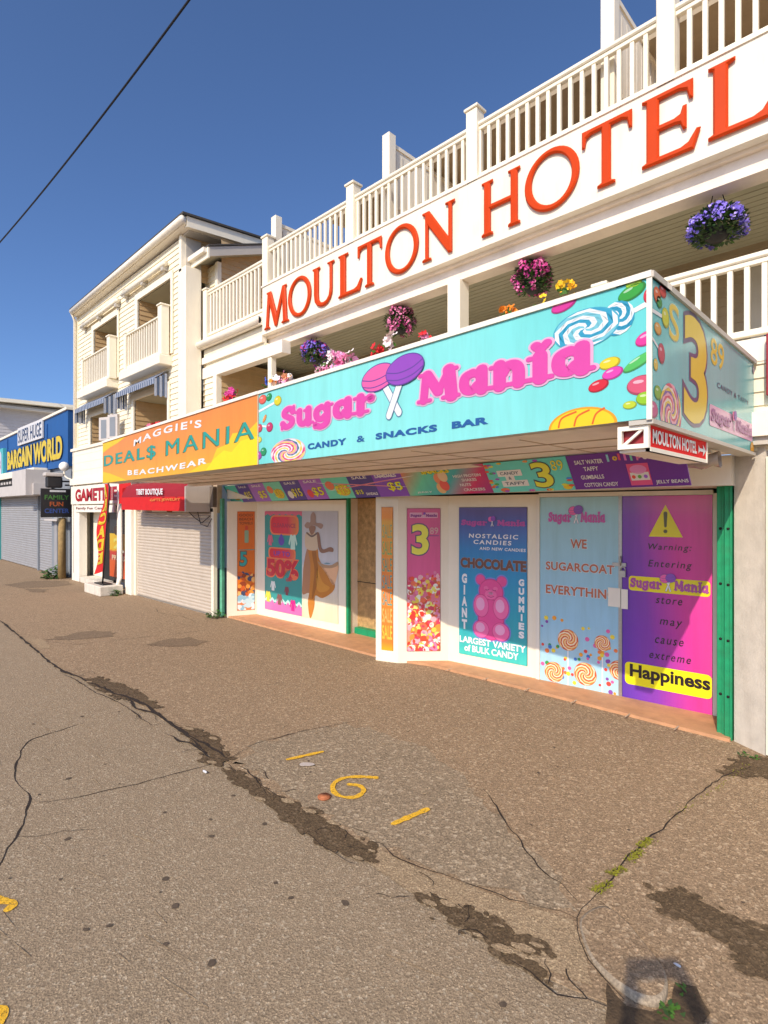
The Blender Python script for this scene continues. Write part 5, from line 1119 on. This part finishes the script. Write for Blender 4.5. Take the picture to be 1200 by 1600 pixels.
# posters and step by the entrance
EF = Fr((-13.9, 4.79), (-12.7, 4.79))
t = thing('window_poster', 'yellow and orange window poster beside the red flag by the arcade entrance', 'poster', (-13.3, 4.79, .3))
mb = MB(); rect(mb, EF, .0, .28, 1.1, 1.3, .006, MG('yellow_orange_print', (0, 0, 1), .3, 1.3, [(0, 'e8602a'), (.35, 'e86a30'), (.42, 'c83a3a'), (.58, 'd84a3a'), (.62, 'f0c030'), (1, 'f0c83a')], .4, .12, 3), .005); mb.build('poster_sheet', t)
mb = MB(); text(mb, EF, '2', .25, .95, .75, 1.2, .009, ink('e8e070'), .05); text(mb, EF, 'PRIZES', .15, .68, .95, .8, .009, ink('f0d8b0'), .03); sheet(mb, EF, oval(.5, 1.38, .25, .12), .009, ink('4a3a30')); mb.build('lettering', t)
mb = MB(); mb.bevbox(-13.55, -12.55, 4.12, 4.6, 0, .21, m_conc, .015); mb.build('entrance_step', None, (-13, 4.3, 0), label='low concrete step below the arcade entrance and red flag', category='step')
ff = thing('feather_flag', 'tall red feather flag with yellow letters on a black pole by the arcade entrance', 'flag', (-13.5, 4.35, .2))
FP = [(-13.02, 4.33, .21), (-12.92, 4.33, .7), (-12.76, 4.33, 1.5), (-12.62, 4.33, 2.1), (-12.60, 4.33, 2.36), (-12.68, 4.33, 2.45)]
mb = MB(); mb.tube(FP, .018, m_black, 8); mb.box(-13.3, -12.75, 4.25, 4.45, .21, .235, m_black); mb.build('flag_pole', ff)
class FlagFr:
    def pt(s, u, v, d=0):   # v: 0 bottom..1 top; u: 0 free edge..1 pole
        z = .50 + 1.92 * v; xr = -12.97 + .37 * v; wdt = .60 - .26 * v
        y = 4.33 + .05 * math.sin(v * 9 + u * 3) * (1 - u)
        return Vector((xr - wdt * (1 - u), y - d, z - .12 * (1 - u) * (1 - v)))
FF = FlagFr(); mb = MB(); nU, nV = 5, 26
mb.add([FF.pt(i / nU, j / nV) for j in range(nV + 1) for i in range(nU + 1)], [(j * (nU + 1) + i, j * (nU + 1) + i + 1, (j + 1) * (nU + 1) + i + 1, (j + 1) * (nU + 1) + i) for j in range(nV) for i in range(nU)], m_redfab, True); mb.build('flag_cloth', ff)
mb = MB(); yl = ink('f2cf2a')
for i, ch in enumerate('EDACRA'):   # seen from behind: mirrored letters, top to bottom ARCADE
    v0 = .10 + .150 * i; text(mb, FF, ch, .90, v0, .12, v0 + .135, .012, yl, .05)
mb.build('lettering', ff)
# boutique awning and roller shutter
sh = thing('boutique_front', 'pinkish grey roller shutter of the closed boutique beneath the red awning', 'shop front', (-10.6, 4.8, 0))
SF = Fr((-12.28, 4.78), (-8.82, 4.78))
mb = MB(); shutter(mb, SF, .08, 3.40, .03, 1.80, m_shut); rect(mb, SF, .08, 0, 3.4, .035, .02, m_metal, .03); mb.build('roller_shutter', sh)
mb = MB(); fbox(mb, SF, 0, .08, 0, 1.9, -.02, .05, m_trim); fbox(mb, SF, 3.40, 3.48, 0, 1.9, -.02, .05, m_trim); mb.build('guide_rail', sh)
mb = MB(); fbox(mb, SF, .0, 3.5, 1.80, 2.6, -.1, -.01, m_soffit2); fbox(mb, SF, 2.55, 3.48, 1.9, 2.26, -.01, .06, M('dark_box', '6a6058', .7, .1, 5, dirt=.3)); fbox(mb, SF, .9, 2.5, 1.81, 1.87, .0, .04, m_trim); fbox(mb, SF, 1.6, 1.85, 1.808, 1.872, .0, .042, M('rust', '9a5a30', .9)); fbox(mb, SF, 2.5, 3.46, 1.82, 1.88, .0, .05, m_hole); mb.build('shutter_head', sh)
mb = MB(); text(mb, SF, 'ACE', 2.85, 1.98, 3.3, 2.12, .062, ink('8a8078'), .01, 1, .2); mb.build('faded_lettering', sh)
mb = MB(); mb.tube([SF.pt(2.5, 1.86, .06), SF.pt(2.8, 1.72, .07), SF.pt(3.1, 1.62, .07), SF.pt(3.4, 1.75, .07)], .008, m_black, 5); mb.tube([SF.pt(2.9, 1.86, .06), SF.pt(3.05, 1.6, .07), SF.pt(3.3, 1.56, .07), SF.pt(3.45, 1.7, .07)], .007, m_black, 5); mb.build('loose_wire', sh)
aw = thing('awning', 'red fabric shop awning with white lettering above the roller shutter', 'awning', (-10.9, 4.5, 1.85))
AX0, AX1 = -11.85, -8.95
prof = [(4.76, 2.40), (4.55, 2.40), (4.40, 2.33), (4.33, 2.22), (4.31, 2.10)]
mb = MB()
mb.add([(x, y + (.012 * math.sin(i * 2.1) if j > 1 else 0), z - .03 * (i / 16)) for j, (y, z) in enumerate(prof) for i, x in enumerate([AX0 + (AX1 - AX0) * k / 16 for k in range(17)])], [(j * 17 + i, (j + 1) * 17 + i, (j + 1) * 17 + i + 1, j * 17 + i + 1) for j in range(4) for i in range(16)], m_marfab, True); mb.build('canopy_cloth', aw)
mb = MB(); mb.add([(AX0 + (AX1 - AX0) * k / 16, 4.30 + .012 * math.sin(k * 2.4 + j), (2.11, 1.99, 1.86)[j] - .03 * k / 16) for j in range(3) for k in range(17)], [(j * 17 + i, (j + 1) * 17 + i, (j + 1) * 17 + i + 1, j * 17 + i + 1) for j in range(2) for i in range(16)], m_redfab, True)
mb.hexa([(AX0, 4.32, 1.87), (AX0 + .02, 4.32, 1.87), (AX0 + .02, 4.76, 1.87), (AX0, 4.76, 1.87)], [(AX0, 4.32, 2.3), (AX0 + .02, 4.32, 2.3), (AX0 + .02, 4.76, 2.4), (AX0, 4.76, 2.4)], m_redfab); mb.build('valance', aw)
mb = MB(); mb.hexa([(AX1, 4.28, 1.82), (AX1 + .03, 4.28, 1.82), (AX1 + .03, 4.76, 1.82), (AX1, 4.76, 1.82)], [(AX1, 4.28, 2.25), (AX1 + .03, 4.28, 2.25), (AX1 + .03, 4.76, 2.4), (AX1, 4.76, 2.4)], m_housing); mb.build('end_panel', aw)
AF = Fr((AX0, 4.285), (AX1, 4.285)); mb = MB(); text(mb, AF, 'TIBET BOUTIQUE', .85, 2.13, 2.05, 2.26, .012, wh, .035, 1, 0, -.02); text(mb, AF, 'GIFTS JEWELRY', 1.5, 2.0, 2.75, 2.06, .012, ink('e8a040'), .01); mb.build('lettering', aw)

# ================================================================ BLUE STORE AND BEYOND
bs = thing('bargain_store', 'blue flat-roofed bargain store with yellow lettering and grey roller shutters', 'building', (-21, 6, 0))
BF = Fr((-26.2, 4.65), (-16.63, 4.65)); bx_ = lambda x: x + 26.2
mb = MB(); mb.hexa([(-26.2, 4.65, 3.05), (-16.63, 4.65, 3.05), (-16.63, 12, 3.05), (-26.2, 12, 3.05)], [(-26.2, 4.65, 4.42), (-16.63, 4.65, 4.58), (-16.63, 12, 4.58), (-26.2, 12, 4.42)], m_blue)
mb.box(-26.2, -16.66, 4.75, 12, 0, 3.05, m_greyw)
for x in (-23.6, -18.6): mb.box(x, x + .05, 4.62, 4.65, 3.1, 4.4, m_blue)
mb.build('wall', bs)
mb = MB(); mb.hexa([(-26.2, 4.60, 4.42), (-16.60, 4.60, 4.58), (-16.60, 12, 4.58), (-26.2, 12, 4.42)], [(-26.2, 4.60, 4.49), (-16.60, 4.60, 4.65), (-16.60, 12, 4.65), (-26.2, 12, 4.49)], m_trim); mb.build('parapet_cap', bs)
for a, b in ((-26.1, -24.72), (-24.65, -19.45), (-19.35, -17.95)):
    mb = MB(); shutter(mb, BF, bx_(a), bx_(b), .02, 2.30, m_shutg if a > -25 else ink('3ab0b4'), .075); mb.build('roller_shutter', bs)
mb = MB(); fbox(mb, BF, bx_(-17.95), bx_(-17.0), 0, 2.25, -.1, .05, m_greyw); fbox(mb, BF, bx_(-17.6), bx_(-17.35), 0, 2.25, .05, .08, m_shutg); fbox(mb, BF, bx_(-24.72), bx_(-24.62), 0, 2.4, 0, .06, ink('3ab0b4')); fbox(mb, BF, bx_(-19.45), bx_(-19.35), 0, 2.3, 0, .06, m_greyw); fbox(mb, BF, bx_(-17.9), bx_(-16.7), 1.55, 1.6, .0, .25, m_housing); mb.build('pilaster', bs)
mb = MB(); fbox(mb, BF, 0, bx_(-18.2), 2.30, 2.62, 0, .45, m_housing); fbox(mb, BF, 0, bx_(-18.6), 2.90, 3.10, 0, .35, m_trim); fbox(mb, BF, 0, bx_(-19.9), 2.62, 2.90, 0, .28, m_hole)
for k in range(16): fbox(mb, BF, .3 + .4 * k, .5 + .4 * k, 2.72, 2.80, .28, .30, m_housing)
fbox(mb, BF, bx_(-19.9), bx_(-18.3), 2.28, 3.02, .0, .62, m_housing); mb.build('shutter_housing', bs)
mb = MB(); text(mb, BF, "BARGAIN WORLD", bx_(-23.55), 3.28, bx_(-17.05), 3.94, .03, ink('f2d21a'), .05, 1, 0, 0, None, ink('2a3a6a'), .03); mb.build('lettering', bs)
mb = MB(); fbox(mb, BF, bx_(-21.9), bx_(-18.9), 4.02, 4.60, .02, .06, m_offw); text(mb, BF, 'SUPER HUGE', bx_(-21.8), 4.08, bx_(-19.0), 4.52, .066, ink('2c3558'), .02, 1, 0, 0, None, wh, .04); mb.build('banner', bs)
mb = MB(); fbox(mb, BF, bx_(-26.0), bx_(-23.85), 3.02, 4.10, .0, .10, ink('5ac8cc')); sheet(mb, BF, rrect(bx_(-25.8), 3.12, bx_(-24.1), 4.0, .2), .104, ink('e8e0f0')); text(mb, BF, 'Deals', bx_(-25.6), 3.35, bx_(-24.25), 3.8, .11, ink('8a3a7a'), .03); mb.build('teal_sign', bs)
fs = thing('arcade_blade_sign', 'black projecting sign with green, orange and blue lettering on the blue store corner', 'sign', (-16.5, 4.35, 1.66))
XF = Fr((-16.5, 3.98), (-16.5, 4.70))
mb = MB(); fbox(mb, XF, 0, .72, 1.66, 2.42, -.06, 0, m_black); mb.box(-16.55, -16.5, 4.55, 4.7, 2.5, 2.54, m_black); mb.build('sign_board', fs)
mb = MB()
for s_, v_, c in (('FAMILY', 2.13, '4a8a3a'), ('FUN', 1.95, 'c8602a'), ('CENTER', 1.77, '3a5aa8')): text(mb, XF, s_, .08 if s_ != 'FUN' else .2, v_, .66 if s_ != 'FUN' else .52, v_ + .12, .004, ink(c), .02)
rect(mb, XF, .2, 2.33, .58, 2.38, .004, m_offw); mb.build('lettering', fs)
mb = MB(); mb.bevbox(-16.62, -16.46, 4.1, 4.48, 2.44, 2.74, m_black, .03); mb.bevbox(-16.66, -16.44, 4.05, 4.5, 2.74, 2.84, m_housing, .02); mb.box(-16.6, -16.5, 4.48, 4.7, 2.6, 2.64, m_black)
mb.build('flood_light', None, (-16.5, 4.3, 2.44), label='dark boxy wall lamp with pale top above the black arcade sign', category='lamp')
gl = thing('globe_lamp', 'white globe lamp on a curved bracket between the blue store and the cream building', 'lamp', (-16.45, 4.5, 2.7))
mb = MB(); mb.ball((-16.5, 4.52, 3.02), .125, m_globe, 3); mb.build('globe', gl); mb = MB(); mb.tube([(-16.5, 4.52, 2.9), (-16.48, 4.52, 2.78), (-16.35, 4.56, 2.7), (-16.2, 4.62, 2.66)], .02, m_trim); mb.build('bracket', gl)
mb = MB(); mb.tube([(-16.62, 4.50, 0), (-16.62, 4.50, 1.2), (-16.61, 4.50, 1.64)], [.10, .095, .09], m_post, 12); mb.build('timber_post', None, (-16.62, 4.50, 0), label='weathered tan timber post between blue store and cream building', category='post')
gh = thing('grey_house', 'pale grey sided house with white eave rising behind the blue store', 'house', (-28, 6.5, 0))
mb = MB(); siding(mb, Fr((-26.4, 4.7), (-26.4, 8.6)), 0, 3.9, 3.8, 5.9, M('grey_siding', 'b8b4b4', .6, .04, 5), (), .13); mb.box(-34, -26.42, 4.75, 8.5, 0, 5.9, m_housing); mb.build('wall', gh)
mb = MB(); mb.box(-34, -26.0, 4.2, 8.9, 5.9, 6.0, m_greytrim); mb.hexa([(-34, 4.1, 6.1), (-25.9, 4.1, 6.1), (-25.9, 9.0, 6.22), (-34, 9.0, 6.22)], [(-34, 4.1, 6.24), (-25.9, 4.1, 6.24), (-25.9, 9.0, 6.36), (-34, 9.0, 6.36)], m_trim); mb.box(-34, -26.2, 4.4, 8.7, 6.0, 6.1, m_greytrim); mb.build('roof', gh)

# ================================================================ FLOWERS
def flower(mb, c, n, r, m):
    """one bloom facing outward"""
    nrm = Vector((random.uniform(-1, 1), random.uniform(-1.6, .2), random.uniform(-.3, 1))).normalized()
    a = nrm.orthogonal().normalized(); b = nrm.cross(a); c = Vector(c)
    for k in range(n):
        t = 6.283 * k / n; t2 = t + 3.1 / n
        p, q = c + (a * math.cos(t) + b * math.sin(t)) * r, c + (a * math.cos(t2 + 3.1 / n) + b * math.sin(t2 + 3.1 / n)) * r
        mid = c + (a * math.cos(t2) + b * math.sin(t2)) * r * 1.25 + nrm * r * .3
        mb.add([c, p, mid, q], [(0, 1, 2, 3)], m)
pet = lambda h: M('petal_' + h, h, .6, .22, 40)
def basket(x, y, z, w, h, cols, label, droop=.1):
    t = thing('hanging_basket', label, 'flower basket', (x, y, z), 'hanging flower baskets under the hotel balcony')
    mb = MB(); ring = [(x + w * .25 * math.cos(k * .524), y + w * .25 * math.sin(k * .524)) for k in range(12)]
    lv = [(.45, -.36), (.8, -.25), (1, -.08), (1.03, 0)]
    vs = [(x + (px - x) * a, y + (py - y) * a, z + b * h) for a, b in lv for px, py in ring]
    mb.add(vs, [(j * 12 + i, j * 12 + (i + 1) % 12, (j + 1) * 12 + (i + 1) % 12, (j + 1) * 12 + i) for j in range(3) for i in range(12)] + [tuple(range(11, -1, -1))], m_black, True); mb.build('pot', t)
    mb = MB()
    for k in range(3): mb.tube([(x + w * .28 * math.cos(k * 2.1), y + w * .28 * math.sin(k * 2.1), z), (x, y, 4.66)], .004, m_black, 4)
    mb.build('hanger', t)
    mb = MB(); mf = MB()
    for _ in range(1100):
        a = random.uniform(0, 6.283); e = random.uniform(-1.0, 1.35); k = random.uniform(.55, 1.0)
        p = Vector((x + w * .5 * k * math.cos(a) * math.cos(e), y + w * .5 * k * math.sin(a) * math.cos(e), z + h * .1 + h * .55 * k * math.sin(e)))
        d = Vector((math.cos(a), math.sin(a), random.uniform(-.8, .8))).normalized() * .045; s = d.cross(Vector((0, 0, 1))).normalized() * .014
        mb.add([p, p + d * .5 + s, p + d, p + d * .5 - s], [(0, 1, 2, 3)], random.choice([m_leaf, m_leafd, m_leafd, m_leafd]))
    sd = random.uniform(0, 90)
    for _ in range(1500):
        a = random.uniform(0, 6.283); e = random.uniform(-.95, 1.5)
        q = noise.noise(Vector((math.cos(a) * 1.6 + sd, math.sin(a) * 1.6, e * 1.5)))
        if q < -.12 or (e < -.3 and q < .16): continue           # gaps where leaves show
        k = random.uniform(.80, 1.0) + .42 * q
        g = cols[0] if q < .1 else random.choice(cols)
        flower(mf, (x + w * .5 * k * math.cos(a) * math.cos(e), y + w * .5 * k * math.sin(a) * math.cos(e), z + h * .12 + h * .56 * k * math.sin(e)), 5, random.uniform(.008, .015), g)
    mb.build('foliage', t); mf.build('blossoms', t)
vio, vi2, pnk, mag, lil = pet('8a76dc'), pet('6c5ac4'), pet('f088b4'), pet('c43a88'), pet('b8a8ea')
basket(-1.27, 5.30, 4.22, .43, .28, [vio, vi2, lil, pet('8a78d0')], 'large violet flower basket, the rightmost and nearest one')
basket(-3.00, 5.30, 4.28, .40, .34, [mag, pnk, pnk, mag], 'pink and magenta flower basket, right of the white column')
basket(-4.92, 5.30, 4.28, .40, .34, [pnk, pet('c0608a'), mag], 'dusty pink flower basket, left of the white column')
basket(-6.72, 5.30, 4.22, .42, .32, [vi2, vio, mag], 'purple flower basket, the leftmost, above the pink flowers on the rail')
def bouquet(x0, x1, z0, z1, cols, n, r, label, y=5.02):
    mb = MB()
    for _ in range(n): flower(mb, (random.uniform(x0, x1), y + random.uniform(-.08, .08), random.uniform(z0, z1)), 6, r * random.uniform(.7, 1.2), random.choice(cols))
    for _ in range(n // 2):
        p = Vector((random.uniform(x0, x1), y + random.uniform(-.06, .06), random.uniform(z0 - .08, z1 - .04))); d = Vector((random.uniform(-1, 1), random.uniform(-1, 0), random.uniform(-.2, 1))).normalized() * .07; s = Vector((.015, 0, .015))
        mb.add([p, p + d * .5 + s, p + d, p + d * .5 - s], [(0, 1, 2, 3)], m_leaf)
    mb.build('rail_flowers', None, ((x0 + x1) / 2, y, z0), label=label, category='flowers', group='artificial flowers along the balcony rail')
lp, wp, rp, op, yp, pp = pet('f0a0c8'), pet('f2e4e4'), pet('d8202a'), pet('f08a1a'), pet('f8c81a'), pet('f4b088')
bouquet(-6.25, -5.55, 3.80, 3.99, [lp, pet('e888b8'), wp], 46, .055, 'pale pink flowers on the rail above the shop name')
bouquet(-6.0, -5.85, 3.98, 4.06, [lp, wp], 8, .05, 'topmost pale pink bloom of the rail flowers')
bouquet(-7.42, -6.95, 3.80, 3.97, [pp, wp, op, lp], 22, .05, 'peach and white flowers beside the thin white post')
bouquet(-5.12, -4.98, 3.84, 3.97, [rp], 8, .05, 'red flower on the rail under the dusty pink basket'); bouquet(-4.92, -4.75, 3.90, 4.06, [wp, pet('e8d0d0')], 8, .05, 'white flower on the rail under the dusty pink basket')
bouquet(-4.32, -4.10, 3.84, 3.95, [rp, lp], 8, .04, 'red and pink flowers left of the white column')
bouquet(-3.20, -3.04, 3.90, 3.99, [op], 14, .030, 'orange flowers on the rail under the magenta basket'); bouquet(-2.76, -2.70, 3.93, 3.99, [yp], 3, .022, 'tiny yellow flower between the orange and yellow flowers'); bouquet(-2.56, -2.40, 3.93, 4.03, [yp, pet('f6b010')], 14, .028, 'bright yellow flowers beside the small rail post cap')
bouquet(-7.68, -7.55, 3.90, 4.0, [pet('4060c0')], 6, .04, 'blue flower left of the thin white post'); bouquet(-8.95, -8.6, 3.78, 3.95, [rp, mag], 16, .05, 'red flowers above the orange sign'); bouquet(-11.0, -10.5, 3.30, 3.52, [rp, pet('e07a9a'), wp], 26, .06, 'red and white flowers at the left end of the orange sign', 4.55)

# ================================================================ OVERHEAD CABLE
a, b = Vector((-8.1, 4.31, 10.42)), Vector((-19.6, 3.5, 9.52)); pts = []
for k in range(41):
    s = -.35 + 1.9 * k / 40; p = a.lerp(b, s); p.z -= .14 * (1 - (2 * s - 1) ** 2) if 0 < s < 1 else 0; pts.append(p)
mb = MB(); mb.tube(pts, .021, m_cable, 6, False)
mb.build('overhead_cable', None, tuple(pts[0]), label='dark overhead cable crossing the sky at the upper left', category='cable')

# ================================================================ THE PERSON TAKING THE PHOTOGRAPH (their shadow falls on the curb)
def person():
    V = Vector; f = V((-.70, .71, 0)); r = V((.71, .70, 0)); base = V((.36, -.37, 0))
    P = lambda a, b, z: base + f * a + r * b + V((0, 0, z))
    vs, es, rad = [], [], []
    def add(p, q, par):
        vs.append(p); rad.append(q)
        if par is not None: es.append((par, len(vs) - 1))
        return len(vs) - 1
    pel = add(P(0, 0, .95), .155, None); wa = add(P(0, 0, 1.10), .14, pel); ch = add(P(.01, 0, 1.30), .165, wa); sh = add(P(0, 0, 1.42), .10, ch)
    nk = add(P(.02, 0, 1.50), .058, sh); jaw = add(P(.05, 0, 1.58), .075, nk); hd = add(P(.04, 0, 1.67), .10, jaw); add(P(.04, 0, 1.74), .07, hd)
    for s_ in (-1, 1):
        h = add(P(0, .10 * s_, .90), .105, pel); k = add(P(.03, .12 * s_, .50), .066, h); a = add(P(0, .13 * s_, .09), .045, k); add(P(.16, .15 * s_, .035), .036, a)
        so = add(P(0, .18 * s_, 1.40), .065, sh); el = add(P(.24, .22 * s_, 1.44), .048, so); wr = add(P(.44, .125 * s_, 1.67), .032, el); pa = add(P(.455, .105 * s_, 1.74), .034, wr)
        for i in range(4):
            z = 1.72 + .022 * i; k1 = add(P(.49, .108 * s_, z), .010, pa); k2 = add(P(.525, .098 * s_, z + .004), .009, k1); add(P(.53, .072 * s_, z + .005), .008, k2)
        t1 = add(P(.46, .085 * s_, 1.71), .012, pa); add(P(.463, .055 * s_, 1.72), .010, t1)
    me = bpy.data.meshes.new('person'); me.from_pydata([tuple(v) for v in vs], es, []); o = bpy.data.objects.new('person', me); C.objects.link(o)
    sk = o.modifiers.new('skin', 'SKIN'); sk.use_smooth_shade = True; o.modifiers.new('sub', 'SUBSURF').levels = 1
    for i, q in enumerate(rad): me.skin_vertices[0].data[i].radius = (q, q)
    me.skin_vertices[0].data[0].use_root = True
    dg = bpy.context.evaluated_depsgraph_get(); ev = o.evaluated_get(dg); m2 = ev.to_mesh(); mb = MB()
    skin, shirt, jean = M('skin', 'c99678', .55), M('shirt', '6d7f94', .85), M('jeans', '39455c', .85)
    vv = [v.co.copy() for v in m2.vertices]
    for mt, test in ((jean, lambda z, d: z < 1.0 and z > .10), (shirt, lambda z, d: 1.0 <= z < 1.47 and d < .3), (skin, None)):
        fs = []
        for p in m2.polygons:
            c = p.center; d = (c - base - V((0, 0, c.z))).length; j = c.z < 1.0 and c.z > .10; q = 1.0 <= c.z < 1.47 and d < .33
            if (mt is jean and j) or (mt is shirt and q and not j) or (mt is skin and not j and not q): fs.append(tuple(p.vertices))
        mb.add(vv, fs, mt, True)
    ev.to_mesh_clear(); bpy.data.objects.remove(o)
    t = mb.build('person', None, tuple(base), label='person in blue shirt holding up a phone, casting the shadow on the curb', category='person')
    h = MB(); h.ball(tuple(P(.015, 0, 1.70)), .118, M('hair', '2e2119', .8), 3, (1, 1, .95), .03); h.build('hair', t)
    e = MB()
    for s_ in (-1, 1): e.ball(tuple(P(.132, .033 * s_, 1.655)), .012, m_offw, 2); e.ball(tuple(P(.142, .033 * s_, 1.655)), .006, m_hole, 2)
    e.build('eyes', t)
    n = MB(); n.ball(tuple(P(.145, 0, 1.62)), .017, skin, 2, (1, 1, 1.5)); n.ball(tuple(P(.128, 0, 1.575)), .02, M('lips', 'a8605a', .5), 2, (1, 1, .4)); n.build('face', t)
    ph = MB(); q = [P(.500, -.082, 1.735), P(.500, .082, 1.735), P(.500, .082, 1.812), P(.500, -.082, 1.812)]
    ph.hexa(q, [p + f * .009 for p in q], m_black); ph.build('phone', None, tuple(q[0]), label='black phone held up level in both hands to take the photo', category='phone')
person()
